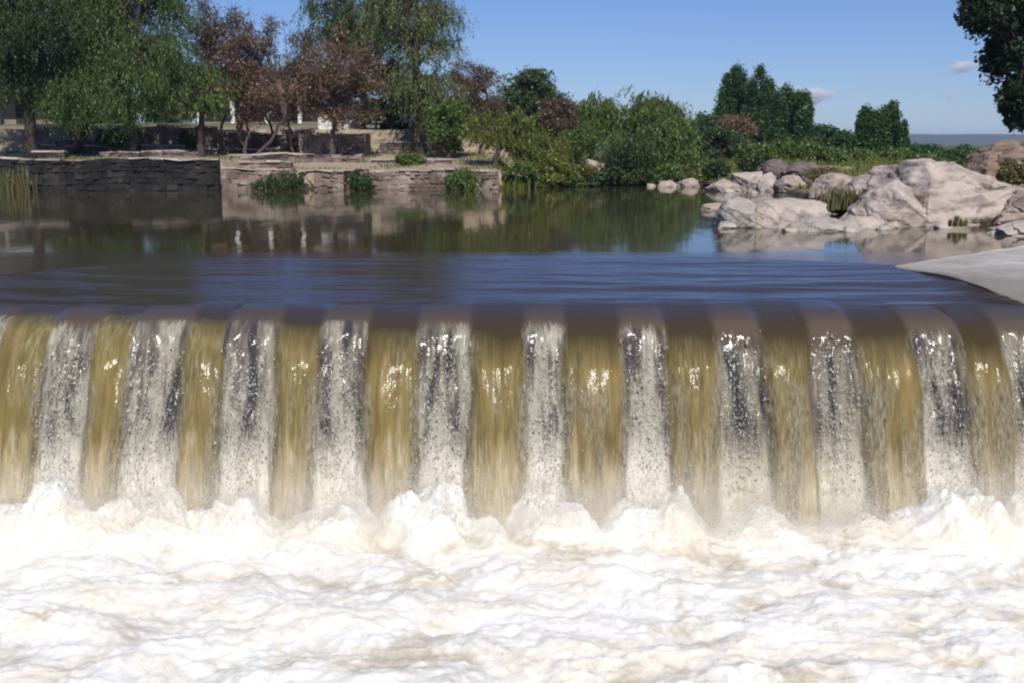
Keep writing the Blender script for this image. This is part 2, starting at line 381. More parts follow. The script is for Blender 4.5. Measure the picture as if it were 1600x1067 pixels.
for i in range(len(b_) - 1):
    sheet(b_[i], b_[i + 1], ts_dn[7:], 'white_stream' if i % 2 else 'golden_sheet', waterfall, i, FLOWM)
# droplets thrown off the white streams
def flecks(name, P, size, mat, parent=None, elong=2.0):
    n = len(P); base = np.array([[1, 0, -.3], [-.5, .87, -.3], [-.5, -.87, -.3], [0, 0, 1]])
    s = size * np.exp(rng.normal(0, .35, n)); a = rng.uniform(0, 6.28, n); ca, sa = np.cos(a), np.sin(a)
    v = np.empty((n, 4, 3)); bx, by, bz = base[:, 0][None], base[:, 1][None], base[:, 2][None]
    v[..., 0] = (bx * ca[:, None] - by * sa[:, None]) * s[:, None]; v[..., 1] = (bx * sa[:, None] + by * ca[:, None]) * s[:, None]
    v[..., 2] = bz * s[:, None] * elong * rng.uniform(.5, 1.5, n)[:, None]
    v += P[:, None, :]
    if parent: v -= np.array(parent.location)
    f = np.array([[0, 2, 1], [0, 1, 3], [1, 2, 3], [2, 0, 3]])[None] + (np.arange(n) * 4)[:, None, None]
    return mesh_obj(name, v.reshape(-1, 3), f.reshape(-1, 3), mat, parent)
b = NB('droplet_white'); d_ = b.n("ShaderNodeBsdfDiffuse"); b.set(d_, 'Color', (.93, .92, .89)); t_ = b.n("ShaderNodeBsdfTranslucent"); b.set(t_, 'Color', (.93, .92, .89)); m_ = b.n("ShaderNodeMixShader"); m_.inputs[0].default_value = .5
b.t.links.new(d_.outputs[0], m_.inputs[1]); b.t.links.new(t_.outputs[0], m_.inputs[2]); DROP = b.done(m_.outputs[0])
P = []
for c, w_ in zip(WC, WW):
    if c > XR: continue
    n = 800; t = 1.25 + 2.7 * rng.beta(1.6, 1.0, n); u = c + rng.normal(0, .30, n) * w_
    u += np.sign(u - c) * .0
    x, y, z, wm = flow(u, t); k = wm > .25
    P.append(np.stack([x, y - np.abs(rng.normal(0, .05, n)) - .01, z + rng.normal(0, .03, n)], -1)[k])
flecks('spray', np.concatenate(P), .0085, DROP, waterfall, 2.6)

# running water above the brink + still pool, one sheet of water
ups = np.concatenate([-np.arange(.0, 6.6, .05)[::-1] , ts_dn[1:8]])
us = np.linspace(XL, XR, 640); U, T = np.meshgrid(us, ups); x, y, z, wm = flow(U, T)
wv_ = np.stack([x, y, z], -1).reshape(-1, 3); wf = grid_faces(len(ups), len(us))[:, ::-1]
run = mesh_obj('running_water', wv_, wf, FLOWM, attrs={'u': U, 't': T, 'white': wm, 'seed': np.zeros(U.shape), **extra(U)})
tag(run, 'dark blue brown running water sliding to the brink of the weir', kind='structure')
b = NB('pool_water'); v = b.coords((1, .28, 1)); n1 = b.noise(v, 1.1, 3); n2 = b.noise(b.coords((1, .5, 1)), .22, 2)
hh = b.math('MULTIPLY', n1, b.mr(n2, .4, .65, .25, 1))
POOL = b.done(b.pbr((.05, .043, .02), .06, b.bump(hh, .6, .02), 1.33))
yj = YB + 6.6 - .05
pv = [(-50, yj, 0), (30, yj, 0), (30, 75, 0), (-50, 75, 0), (-50, 17, -.02), (XL, 17, -.02), (XL, yj, 0), (XR, yj, 0), (XR + 4, yj, 0), (XR, 23.6, 0), (XR + 2.3, yj, 0)]
tag(mesh_obj('still_water', pv, [(0, 6, 7, 10, 8, 1, 2, 3), (4, 5, 6, 0), (9, 10, 7)], POOL, smooth=False), kind='structure')

# ------------------------------------------------------------------ churning foam
fx = np.arange(-15, 12, .042); fy = np.arange(8.6, 17.75, .036); FX, FY = np.meshgrid(fx, fy)
def billow(x, y, z): return np.abs(perlin(x, y, z))
wx = FX + .5 * fbm(FX * .5, FY * .5, 2, 2); wy = FY + .4 * fbm(FX * .5 + 9, FY * .5, 3, 2)
FZ = -3.72 + .16 * fbm(wx * .45, wy * .7, 1, 2)
FZ += .2 + .12 * perlin(wx * .75, wy * 1.15, 2) + .065 * perlin(wx * 1.9, wy * 2.3, 5) + .045 * perlin(wx * 4.2, wy * 5.4, 7) + .035 * billow(wx * 4, wy * 5, 17) + .04 * billow(wx * 8, wy * 10, 8) + .018 * billow(wx * 17, wy * 20, 9)
back = sstep(14.9, 16.5, FY)
FZ += back * (-.08 + .1 * fbm(FX * 1.2, FY, 4, 2))
mx = FX + .36 * fbm(FX * .9, FY * .9, 15, 3); my = FY + .34 * fbm(FX * .9 + 4, FY * 1.3, 16, 3)
mound = np.zeros(FX.shape)
for i, (c, w_) in enumerate(zip(WC, WW)):
    hgt = [.55, .55, .45, .74, .55, .42, .4, .72, .5, .44, .22, .14, .68, .7][i]
    mound = np.maximum(mound, hgt * np.exp(-np.abs((mx - c) / (.5 + .4 * w_)) ** 2.6) * np.exp(-np.abs((my - 16.6) / .62) ** 2.4))
FZ += mound * (1 + .45 * fbm(FX * 2.0, FY * 2.0, 6, 4)) + sstep(0, .35, mound) * (.10 * perlin(mx * 2.2, my * 2.2, 31) + .10 * billow(mx * 4.5, my * 4.5, 21) + .08 * billow(mx * 9, my * 9, 22) + .045 * billow(mx * 19, my * 19, 23))
FZ -= .5 * sstep(17.1, 17.7, FY)
b = NB('foam_white'); tc = b.coords(); v = b.coords((1, 1.5, 1)); n = b.noise(v, .9, 6, .62, .8); n2 = b.noise(v, 3.2, 6, .65, .5); n3 = b.noise(b.coords((.9, 1.2, 1)), .6, 4, .65, .9)
n4 = b.noise(tc, 26, 3, .7)
hgt = b.attr('h')
col = b.mix(b.mr(n, .4, .62), (.85, .85, .835), (.79, .75, .67))
mud = b.math('MULTIPLY', b.mr(n3, .5, .62), b.mr(b.math('ADD', n2, b.math('MULTIPLY', hgt, -.5)), .42, .62))
col = b.mix(b.math('MULTIPLY', mud, .55), col, (.36, .3, .19))
n5 = b.noise(b.coords((1, 1.6, 1)), 9, 4, .7, .4)
hh = b.math('ADD', b.math('ADD', n2, b.math('MULTIPLY', n5, .5)), b.math('MULTIPLY', n4, .3))
col = b.mix(.5, col, b.mix(b.mr(n5, .35, .6), (.72, .69, .61), (1, 1, 1)), 'MULTIPLY')
fs = b.pbr(col, .6, b.bump(hh, .4, .06), 1.33, .2); pn = fs.node; pn.inputs['Subsurface Weight'].default_value = .7; pn.inputs['Subsurface Radius'].default_value = (.12, .11, .1); pn.inputs['Subsurface Scale'].default_value = 1.0
FOAM = b.done(fs)
lowhz = (FZ + 3.45) / .3
tag(mesh_obj('foaming_water', np.stack([FX, FY, FZ], -1).reshape(-1, 3), grid_faces(len(fy), len(fx)), FOAM, attrs={'h': lowhz}), kind='structure')
# froth thrown up along the foot of the falls
P = []
for i, (c, w_) in enumerate(zip(WC, WW)):
    n = 2600; x = c + rng.normal(0, .5, n); y = 16.5 + rng.normal(0, .22, n)
    ix = np.clip(((x - fx[0]) / .042).astype(int), 0, len(fx) - 1); iy = np.clip(((y - fy[0]) / .036).astype(int), 0, len(fy) - 1)
    z = FZ[iy, ix] + rng.exponential(.15, n)
    P.append(np.stack([x, y, z], -1))
x = rng.uniform(-11, 10.5, 9000)[:2500]; y = rng.uniform(10, 16.3, 9000)[:2500]; ix = ((x - fx[0]) / .042).astype(int); iy = ((y - fy[0]) / .036).astype(int)
P.append(np.stack([x, y, FZ[iy, ix] + rng.exponential(.02, 2500)], -1))
tag(flecks('froth', np.concatenate(P), .0075, DROP, None, 1.1), 'white froth and droplets leaping over the churning water', 'froth', kind='stuff')
# fine spray drifting at the foot of the falls
b = NB('mist_spray'); tc = b.n("ShaderNodeTexCoord"); sp_ = b.n("ShaderNodeSeparateXYZ"); b.t.links.new(tc.outputs['Object'], sp_.inputs[0])
nz = b.noise(tc.outputs['Object'], 1.1, 3, .6)
fz_ = b.math('POWER', b.mr(sp_.outputs[2], 1.0, -.5, 0, 1), 1.6); fy_ = b.mr(sp_.outputs[1], -.7, -.1, 0, 1)
dn = b.math('MULTIPLY', b.math('MULTIPLY', fz_, fy_), b.mr(nz, .36, .62, .0, 2.8))
vol = b.n("ShaderNodeVolumePrincipled"); b.set(vol, 'Color', (1, .97, .9)); b.set(vol, 'Density', dn); b.t.links.new(vol.outputs[0], b.out.inputs['Volume'])
mv = [(x_, y_, z_) for z_ in (-.7, 1.1) for x_, y_ in ((-12, -.8), (9.4, -.8), (9.4, .7), (-12, .7))]
mo = mesh_obj('mist', mv, [(0, 1, 5, 4), (1, 2, 6, 5), (2, 3, 7, 6), (3, 0, 4, 7), (4, 5, 6, 7), (3, 2, 1, 0)], b.m, smooth=False); mo.location = (0, 16.35, -3.2)
tag(mo, 'thin white mist hanging over the foot of the falls', 'mist', kind='stuff')
# lower river beyond the foam
b = NB('lower_river'); n = b.noise(b.coords(), 1.2, 4); LR = b.done(b.pbr(b.mix(b.mr(n, .4, .6), (.3, .24, .13), (.75, .72, .62)), .3, b.bump(n, .5, .1), 1.33))
tag(mesh_obj('lower_river', [(-14.9, -60, -4.3), (12, -60, -4.3), (12, 17.5, -4.3), (-14.9, 17.5, -4.3)], [(0, 1, 2, 3)], LR), kind='structure')

# ------------------------------------------------------------------ weir and abutment
CONC = plain('concrete_wet', (.05, .045, .04), (.11, .095, .08), 3)
weir = empty('weir', (0, YB, -4.6), 'low concrete weir under the curtain of water', 'weir')
def prism(profile, x0, x1):          # profile in (y,z)
    n = len(profile); v = [(x0, y, z) for y, z in profile] + [(x1, y, z) for y, z in profile]
    f = [(i, (i + 1) % n, n + (i + 1) % n, n + i) for i in range(n)] + [tuple(range(n - 1, -1, -1)), tuple(range(n, 2 * n))]
    return v, f
pr = [(24, -2), (23, -.6), (20.5, -.75), (19.2, -.75)] + [(YB + .3 - t_, float(np.interp(t_, _t, _z)) - .6) for t_ in (.3, .6, .9, 1.1, 1.3, 1.5)] + [(17.9, -5.3), (24, -5.3)]
v, f = prism(pr, XL - .3, XR + .3); v = (np.array(v) - np.array(weir.location)).tolist()
mesh_obj('body', v, f, CONC, weir, smooth=False)
# concrete abutment on the right
b = NB('concrete_pale'); v = b.coords(); n = b.noise(v, .9, 6, .6); n2 = b.noise(v, 9, 5, .7)
col = b.mix(b.mr(n, .35, .65), (.46, .425, .385), (.6, .565, .52)); col = b.mix(.35, col, b.mix(n2, (.4, .4, .4), (1, 1, 1)), 'MULTIPLY')
sep = b.n("ShaderNodeSeparateXYZ"); b.set(sep, '0', v); 
col = b.mix(b.mr(b.math('ADD', sep.outputs[2], b.math('MULTIPLY', n, .08)), .0, .11, .65, 0), col, (.12, .1, .08))
vo = b.n("ShaderNodeTexVoronoi", {'feature': 'DISTANCE_TO_EDGE'}); b.set(vo, 'Vector', b.mix(.25, v, b.n("ShaderNodeTexNoise", Scale=2.0).outputs[1])); vo.inputs['Scale'].default_value = .35

n6 = b.noise(v, 2.6, 6, .7); col = b.mix(b.mr(n6, .55, .7, 0, .6), col, (.22, .19, .16))
PALE = b.done(b.pbr(col, .85, b.bump(b.math('ADD', n2, n6), .8, .04)))
edge = [(7.9, 22.75), (8.25, 22.05), (8.65, 21.2), (8.85, 20.4), (8.98, 19.6), (9.1, 18.8), (9.25, 18.2), (9.35, 17.4)]
outer = [(13.2, 27.2), (13.2, 25.5), (13.2, 24), (13.2, 22.5), (13.2, 21), (13.2, 20), (13.2, 18.8), (13.2, 17.4)]
vv = []; nx_ = 30
for k in range(57):
    s_ = k / 8; i = min(int(s_), 6); fr = s_ - i
    e0 = np.array(edge[i]) * (1 - fr) + np.array(edge[i + 1]) * fr; o0 = np.array(outer[i]) * (1 - fr) + np.array(outer[i + 1]) * fr
    for j in range(nx_):
        q = j / (nx_ - 1); p_ = e0 * (1 - q) + o0 * q; zz = -.13 + (.10 + .10 * q) + .02 * float(perlin(p_[0] * 1.5, p_[1] * 1.5, 3)) - .28 * float(sstep(22, 18.5, p_[1])) * (1 - q) + .03 * float(sstep(0, .03, q))
        vv.append((p_[0], p_[1], zz))
vv = np.array(vv); N = len(vv); bot = vv.copy(); bot[:, 2] = -4.7
gf = grid_faces(57, nx_); rim = list(range(nx_)) + [nx_ * k + nx_ - 1 for k in range(1, 57)] + list(range(57 * nx_ - 2, 56 * nx_ - 1, -1)) + [nx_ * k for k in range(55, 0, -1)]
fl = [tuple(int(a) for a in q[::-1]) for q in gf] + [(rim[(k + 1) % len(rim)], rim[k], rim[k] + N, rim[(k + 1) % len(rim)] + N) for k in range(len(rim))]
tag(mesh_obj('concrete_apron', np.concatenate([vv, bot]), fl, PALE), 'pale smooth concrete apron sloping into the water at the right end of the weir', 'apron')

# ------------------------------------------------------------------ rocks
def rock(name, c, r, seed, mat, label, cuts=9, sub=6, amp=.12, rot=0, group=None, cutpow=(.62, .95)):
    bm = bmesh.new(); bmesh.ops.create_icosphere(bm, subdivisions=sub, radius=1)
    P = np.array([v.co[:] for v in bm.verts]); F = np.array([[v.index for v in f.verts] for f in bm.faces]); bm.free()
    rr = np.random.default_rng(seed)
    for _ in range(cuts + 12):
        n = rr.normal(size=3); n[2] = n[2] * .7 + .25; n /= np.linalg.norm(n); d = rr.uniform(*cutpow); k = P @ n - d
        P = P - np.where(k > 0, k * .985, 0)[:, None] * n
    s = seed * 3.7
    nrm = P / np.linalg.norm(P, axis=1)[:, None]
    dsp = amp * .32 * fbm(P[:, 0] * 1.7 + s, P[:, 1] * 1.7, P[:, 2] * 2.4, 6, .6) - amp * .45 * np.maximum(0, .05 - np.abs(perlin(P[:, 0] * 1.5 + s, P[:, 1] * 1.5, P[:, 2] * 3 + 4))) / .05
    n0 = rr.normal(size=3) * np.array([.5, .35, .2]) + np.array([0, 0, 1]); n0 /= np.linalg.norm(n0)
    hh = (P @ n0) * rr.uniform(3.2, 4.6) + .5 * fbm(P[:, 0] * 1.3 + s, P[:, 1] * 1.3, P[:, 2], 3); fr = hh - np.floor(hh)
    v2 = rr.normal(size=3); v2[2] *= .2; v2 /= np.linalg.norm(v2); h2 = (P @ v2) * 2.6 + .6 * fbm(P[:, 0] * 1.1, P[:, 1] * 1.1 + s, P[:, 2], 3); f2 = h2 - np.floor(h2)
    dsp += amp * .26 * (sstep(0, .1, fr) * (1 - fr) - .4) + amp * .22 * (sstep(0, .1, f2) * (1 - f2) - .4)
    P = P + nrm * dsp[:, None]
    P = P * np.array(r); ca, sa = math.cos(rot), math.sin(rot)
    P = np.stack([P[:, 0] * ca - P[:, 1] * sa, P[:, 0] * sa + P[:, 1] * ca, P[:, 2]], -1)
    o = mesh_obj(name, P, F, mat); o.location = c
    return tag(o, label, 'rock', group)
RG = 'pale boulders along the right bank'
rock('boulder', (14.3, 36.6, .05), (4.0, 3.0, 2.15), 3, ROCK_PINK, 'huge pale pink granite boulder, the largest on the right bank', 14, 6, .16, .2, RG)
rock('boulder', (11.9, 35.2, -.1), (1.9, 1.9, 1.5), 31, ROCK_PINK, 'sloping pink shoulder of rock leaning on the left of the huge boulder', 8, 6, .12, .6, RG)
rock('boulder', (16.4, 33.6, .1), (2.2, 1.8, 1.0), 5, ROCK_RED, 'low reddish rock with a dark cleft in front of the huge boulder', 9, 6, .16, -.2, RG)
rock('boulder', (15.4, 31.0, -.1), (2.0, 1.3, .55), 12, ROCK_PINK, 'flat pink rock just above the concrete apron at the right edge', 9, 6, .16, .1, RG)
rock('boulder', (17.2, 31.3, .1), (1.6, 1.3, .75), 51, ROCK_PINK, 'blocky pink rock cut by the right edge of the photo above the apron', 9, 6, .16, .9, RG)
rock('boulder', (14.9, 29.2, -.12), (1.5, .8, .36), 52, ROCK_RED, 'low brown rock ledge between the still water and the concrete apron', 9, 6, .16, .3, RG)
rock('boulder', (8.6, 34.4, .0), (1.6, 1.3, 1.08), 8, ROCK_PINK, 'rounded pink boulder with a grey foot standing in the pool', 9, 6, .12, 0, RG)
rock('boulder', (7.0, 34.0, -.05), (.75, 1.0, .95), 9, ROCK_GREY, 'grey stained boulder at the left tip of the group standing in the pool', 8, 6, .12, .3, RG)
rock('boulder', (9.3, 32.5, -.1), (1.25, .8, .5), 14, ROCK_GREY, 'low smooth grey rock lying in front of the rounded pink boulder', 6, 6, .1, -.1, RG)
rock('boulder', (10.7, 33.8, -.1), (1.1, 1.0, .48), 15, ROCK_PINK, 'low pink rock between the rounded boulder and the huge boulder', 8, 6, .12, .4, RG)
rock('boulder', (7.9, 42.5, -.08), (.85, .6, .42), 16, ROCK_RED, 'small flat tan rock alone in the pool beside the boulders', 8, 6, .15, 0, RG)
rock('boulder', (14.2, 44.5, .2), (2.0, 1.6, 1.05), 21, ROCK_PINK, 'jagged pink rock behind the tuft of grass, left of the huge boulder', 10, 6, .16, .5, RG)
rock('boulder', (17.0, 46, .5), (2.1, 1.6, 1.0), 22, ROCK_RED, 'reddish rock poking up behind the huge boulder', 10, 6, .16, .5, RG)
for i, (px, py, Y, rx, rz, m, lb) in enumerate([
    (1130, 292, 60, 1.1, .55, ROCK_RED, 'low tan rock at the left end of the far rocky shore'),
    (1168, 284, 61, 1.3, 1.0, ROCK_PINK, 'pale pink square shouldered rock on the far shore'),
    (1198, 287, 60, .8, 1.0, ROCK_PINK, 'narrow pale rock left of the dark cleft on the far shore'),
    (1238, 292, 58, 1.1, .8, ROCK_RED, 'tan rock right of the dark cleft on the far shore'),
    (1212, 268, 63, 1.6, .9, ROCK_DARK, 'dark brown rock set up behind the pale rocks of the far shore'),
    (1262, 272, 62, 1.6, .9, ROCK_DARK, 'dark brown crag at the right of the far rocky shore'),
    (1300, 292, 52, 1.5, .8, ROCK_RED, 'tan rock sloping down to the tuft of grass'),
    (1345, 300, 48, 1.3, .7, ROCK_PINK, 'low pink rock behind the tuft of grass'),
    (1395, 292, 52, 1.6, .7, ROCK_PINK, 'pale rock in the gap left of the huge boulder'),
    (1075, 288, 66, 1.0, .5, ROCK_RED, 'small tan rock at the waterline under the shrubs'),
    (1040, 290, 66, .8, .4, ROCK_RED, 'smallest tan rock at the waterline left of the far rocks'),
    (925, 264, 72, 1.2, .8, ROCK_RED, 'tan rock showing between yellowish bushes on the far bank'),
    (1546, 262, 40.5, 1.3, .95, ROCK_BANK, 'brown crumbling rock where the dry bank on the right begins'), (1604, 256, 40, 1.7, 1.1, ROCK_BANK, 'brown rock of the dry bank at the right edge under the dark tree'), (1572, 240, 42.5, 1.9, .62, ROCK_BANK, 'flat topped brown ledge crowning the dry bank')]):
    x, y, z = at(px, py, Y)
    rock('rock', (x, Y, z - rz * .2), (rx, rx * .85, rz), 40 + i, m, lb, 9, 5, .16, i * .7, 'rocks of the far shore')

q = np.random.default_rng(77)
for k in range(18):
    sx_, sy_ = [(6.6, 33), (8.1, 32), (9.9, 31.9), (10.9, 32.9), (11.6, 33.4), (13.2, 33.3), (14.1, 32.2), (13.4, 30.8), (12.4, 43.5), (11.2, 57.8), (12.4, 56.8), (15.2, 55), (9.9, 65.8), (8.2, 66.2), (14.6, 30.2), (16.2, 31.8), (15.9, 34.6), (10.1, 35.9)][k]
    r_ = q.uniform(.18, .42)
    rock('stone', (sx_ + q.normal(0, .15), sy_ + q.normal(0, .15), .0), (r_ * 1.3, r_, r_ * .7), 200 + k, [ROCK_GREY, ROCK_RED, ROCK_PINK][k % 3], 'small stone lying at the waterline among the boulders', 8, 4, .16, q.uniform(0, 3), 'small stones at the waterline')

# ------------------------------------------------------------------ stone walls
def wall(name, p0, p1, z0, z1, mat, label, thick=.7, sh=.26, sl=.4, coping=True, seed=1, group='dry stone walls of the left bank', cat='stone wall', slope=0.0):
    rr = np.random.default_rng(seed); p0 = np.array(p0, float); p1 = np.array(p1, float); L = np.linalg.norm(p1 - p0); d = (p1 - p0) / L; nrm = np.array([d[1], -d[0]])
    root = empty(name, (p0[0], p0[1], z0), label, cat, group)
    V = []; F = []
    def box(a0, a1, f0, b0, h0, h1, j):
        k = len(V)
        for s_, q in ((a0, f0), (a1, f0), (a1, b0), (a0, b0)):
            pass
        for h in (h0, h1):
            for s_, q in ((a0, f0), (a1, f0), (a1, b0), (a0, b0)):
                s2 = s_ + rr.normal(0, j); q2 = q + rr.normal(0, j); h2 = h + rr.normal(0, j) + slope * s_ / L + (.05 * math.sin(s_ * .9 + seed) + .03 * math.sin(s_ * 2.3 + 2 * seed + h * 2)) * (h > z0 + .05)
                V.append((d[0] * s2 + nrm[0] * q2, d[1] * s2 + nrm[1] * q2, h2 - z0))
        F.extend([(k, k + 1, k + 5, k + 4), (k + 1, k + 2, k + 6, k + 5), (k + 2, k + 3, k + 7, k + 6), (k + 3, k, k + 4, k + 7), (k + 4, k + 5, k + 6, k + 7), (k + 3, k + 2, k + 1, k)])
    h = z0
    while h < z1 - .03:
        hh = min(sh * rr.uniform(.7, 1.35), z1 - h + .02); s_ = rr.uniform(-.2, 0)
        while s_ < L:
            ll = sl * rr.uniform(.55, 1.6); box(max(s_, 0) + .012, min(s_ + ll, L) - .012, rr.uniform(-.05, .07), -thick, h + .008, h + hh - .012, .022); s_ += ll
        h += hh
    box(0, L, -.07, -thick + .05, z0, z1 - .06, 0)
    mesh_obj('stonework', np.array(V), F, mat, root, smooth=False)
    if coping:
        V = []; F = []; s_ = 0
        while s_ < L - .05:
            ll = min(rr.uniform(.6, 1.3), L - s_); 
            if rr.random() > .1: dz = rr.uniform(-.0, .05); box(s_ + .01, s_ + ll - .01, rr.uniform(.0, .12), -thick - .03, z1 + .004, z1 + .06 + dz, .02)
            s_ += ll
        mesh_obj('coping', np.array(V), F, COPING, root, smooth=False)
    return root
wall('retaining_wall', (-42, 57.6), (-15.9, 60.2), -1, 1.68, STONE_DARK, 'dark stone river wall at the far left rising from the pool', seed=1, slope=-.02)
wall('retaining_wall', (-15.85, 60.5), (-11.9, 60.9), -1, 1.12, STONE_PINK, 'pale stone river wall just right of the dark wall, bush growing at its foot', seed=2)
wall('retaining_wall', (-10.9, 61.0), (-9.3, 61.2), -1, 1.05, STONE_PINK, 'short pale piece of river wall between two dark openings', seed=3)
wall('retaining_wall', (-8.2, 61.3), (-.75, 61.9), -1, 1.0, STONE_PINK, 'long low pink stone river wall ending near the leaning yellow tree', seed=4)
wall('retaining_wall', (-12.0, 62.4), (-7.9, 62.8), -1, 1.0, STONE_DARK, 'dark recessed wall at the back of the openings in the river wall', seed=5, coping=False)  # near-black stone colour stands in for the shadow inside the openings
wall('terrace_wall', (-32, 73.6), (-19.5, 73.6), 1.7, 3.62, STONE_MID, 'brown stone terrace wall behind the big green willows', seed=6)
wall('terrace_wall', (-19.4, 73.3), (-13.8, 73.3), 1.7, 3.15, STONE_MID, 'brown terrace wall behind the red leaved trees', seed=7)
wall('terrace_wall', (-13.4, 70.2), (-9.2, 70.2), 1.4, 3.1, STONE_PINK, 'pinkish stone wall block under the tree with rust coloured leaves', seed=8, thick=2.5)
wall('terrace_wall', (-8.6, 72.5), (-4.5, 72.5), 1.4, 2.6, STONE_MID, 'low dark wall left of the tall willow trunk', seed=9)
wall('low_wall', (-24.5, 66.2), (-18.6, 66.2), 1.55, 2.02, STONE_MID, 'knee high stone step on the terrace in front of the willows', seed=10)
wall('low_wall', (-17.0, 66.8), (-9.0, 66.8), 1.2, 1.85, STONE_MID, 'low stone ledge along the terrace beneath the red trees', seed=11)
wall('low_wall', (-8.4, 66.2), (-3.6, 66.2), 1.1, 1.55, STONE_MID, 'low stone ledge below the tall willow', seed=12)
wall('low_wall', (-29.5, 70.0), (-20.5, 70.0), 1.5, 2.35, STONE_MID, 'tan stone tier halfway up the slope under the drooping willow', seed=14)
wall('low_wall', (-19.6, 70.2), (-14.6, 70.2), 1.4, 2.15, STONE_MID, 'tan stone tier between the ledge and the brown terrace wall', seed=15)
wall('low_wall', (-15.6, 63.4), (-12.6, 63.4), .9, 1.5, STONE_PINK, 'pale stone step above the short wall where the dark wall ends', seed=16)
wall('low_wall', (-34, 63.5), (-25.6, 63.8), 1.5, 2.0, STONE_DARK, 'low dark stone wall at the far left', seed=13)

# ------------------------------------------------------------------ houses
def bxm(name, c, s, mat, parent):
    x, y, z = c; a, b2, d = [q / 2 for q in s]
    v = [(x + i * a, y + j * b2, z + k * d) for k in (-1, 1) for i, j in ((-1, -1), (1, -1), (1, 1), (-1, 1))]
    return mesh_obj(name, v, [(0, 1, 5, 4), (1, 2, 6, 5), (2, 3, 7, 6), (3, 0, 4, 7), (4, 5, 6, 7), (3, 2, 1, 0)], mat, parent, smooth=False)
def house(x0, x1, Y, z0, h, label, roofm=TILE, columns=0, wins=3, dep=6, wallm=PLASTER, backm=None, colm=None):
    root = empty('house', ((x0 + x1) / 2, Y, z0), label, 'house'); L = x1 - x0
    bxm('wall', (0, dep / 2 + (1.6 if columns else 0), h / 2), (L, dep, h), backm or wallm, root)
    yf = 1.6 if columns else 0
    ov = .5; v = [(-L / 2 - ov, -ov, h), (L / 2 + ov, -ov, h), (L / 2 + ov, dep + yf + ov, h), (-L / 2 - ov, dep + yf + ov, h), (-L / 2 + 1, (dep + yf) / 2, h + 1.3), (L / 2 - 1, (dep + yf) / 2, h + 1.3)]
    v += [(a, b2, c - .14) for a, b2, c in v[:4]]
    mesh_obj('roof', v, [(0, 1, 5, 4), (1, 2, 5), (2, 3, 4, 5), (3, 0, 4), (6, 7, 1, 0), (7, 8, 2, 1), (8, 9, 3, 2), (9, 6, 0, 3), (9, 8, 7, 6)], roofm, root, smooth=False)
    for k in range(columns): bxm('column', (-L / 2 + .15 + (L - .3) * k / (columns - 1), .15, h / 2 - .08), (.32, .32, h - .16), colm or wallm, root)
    for k in range(wins):
        xx = -L / 2 + L * (k + .5) / wins
        if k % 2: bxm('door', (xx, yf - .03, 1.05), (.9, .1, 2.1), WOODD, root)
        else:
            wn = bxm('window', (xx, yf - .03, 1.5), (1.3, .1, 1.1), GLASSD, root); bxm('frame', (xx, yf - .09, .93), (1.5, .12, .08), PLASTER, wn)
house(-27.5, -15.5, 98, gz(-22, 98), 2.7, 'white house with tiled roof and a row of veranda columns behind the red trees', columns=5, wins=5, backm=TANW)
house(-49, -40, 100, gz(-44, 100), 3.0, 'pale house glimpsed below the willows at the far left', GREYROOF, 4, 3, backm=TANW, colm=TANW)
house(-14.2, -11.6, 82, gz(-13, 82), 1.7, 'tiny white hut behind the rust coloured tree', GREYROOF, 0, 1, 2.4)
# open shelter with a grey roof
sx, sy = -9.2, 78; s0 = gz(sx, sy) - .6
sh_ = empty('shelter', (sx + 2.6, sy, s0), 'open park shelter with a grey sheet roof left of the tall willow', 'shelter')
mesh_obj('roof', [(-3, -1.8, 1.25), (3.2, -1.8, .95), (3.2, 2, 1.25), (-3, 2, 1.55), (-3, -1.8, 1.15), (3.2, -1.8, .85), (3.2, 2, 1.15), (-3, 2, 1.45)],
         [(0, 1, 2, 3), (7, 6, 5, 4), (0, 4, 5, 1), (1, 5, 6, 2), (2, 6, 7, 3), (3, 7, 4, 0)], GREYROOF, sh_, smooth=False)
for xx in (-2.7, 0, 2.9):
    for yy in (-1.5, 1.7): bxm('post', (xx, yy, .4), (.14, .14, 1.5), WOODD, sh_)
bxm('back_wall', (0, 1.5, .3), (5.6, .15, 1.6), WOODD, sh_)

# ------------------------------------------------------------------ trees
def tubes(paths, sides=5):
    V = []; F = []
    for pts, rad in paths:
        pts = np.asarray(pts); n = len(pts); tg = np.gradient(pts, axis=0); tg /= np.linalg.norm(tg, axis=1)[:, None] + 1e-9
        ref = np.array([1, 0, 0]) if abs(tg[0][0]) < .8 else np.array([0, 1, 0])
        a = np.cross(tg, ref); a /= np.linalg.norm(a, axis=1)[:, None] + 1e-9; b2 = np.cross(tg, a)
        s = sides if rad[0] > .03 else 3
        th = np.arange(s) * 2 * math.pi / s; k = sum(len(x) for x in V)
        ring = pts[:, None] + rad[:, None, None] * (np.cos(th)[None, :, None] * a[:, None] + np.sin(th)[None, :, None] * b2[:, None])
        V.append(ring.reshape(-1, 3)); i = np.arange(n - 1)[:, None] * s; j = np.arange(s)[None]
        F.append(np.stack([k + i + j, k + i + (j + 1) % s, k + i + s + (j + 1) % s, k + i + s + j], -1).reshape(-1, 4))
    return np.concatenate(V), np.concatenate(F)
def curve(p, q, rr, bow=.15, n=6, up=.12):
    t = np.linspace(0, 1, n)[:, None]; L = np.linalg.norm(q - p); off = rr.normal(0, bow * L, 3) * .5; off[2] = abs(off[2]) * .3 + up * L
    w_ = rr.normal(0, .03 * L, (n, 3)); w_[0] = 0; w_[-1] = 0
    return p + (q - p) * t + off * (4 * t * (1 - t)) * .6 + w_
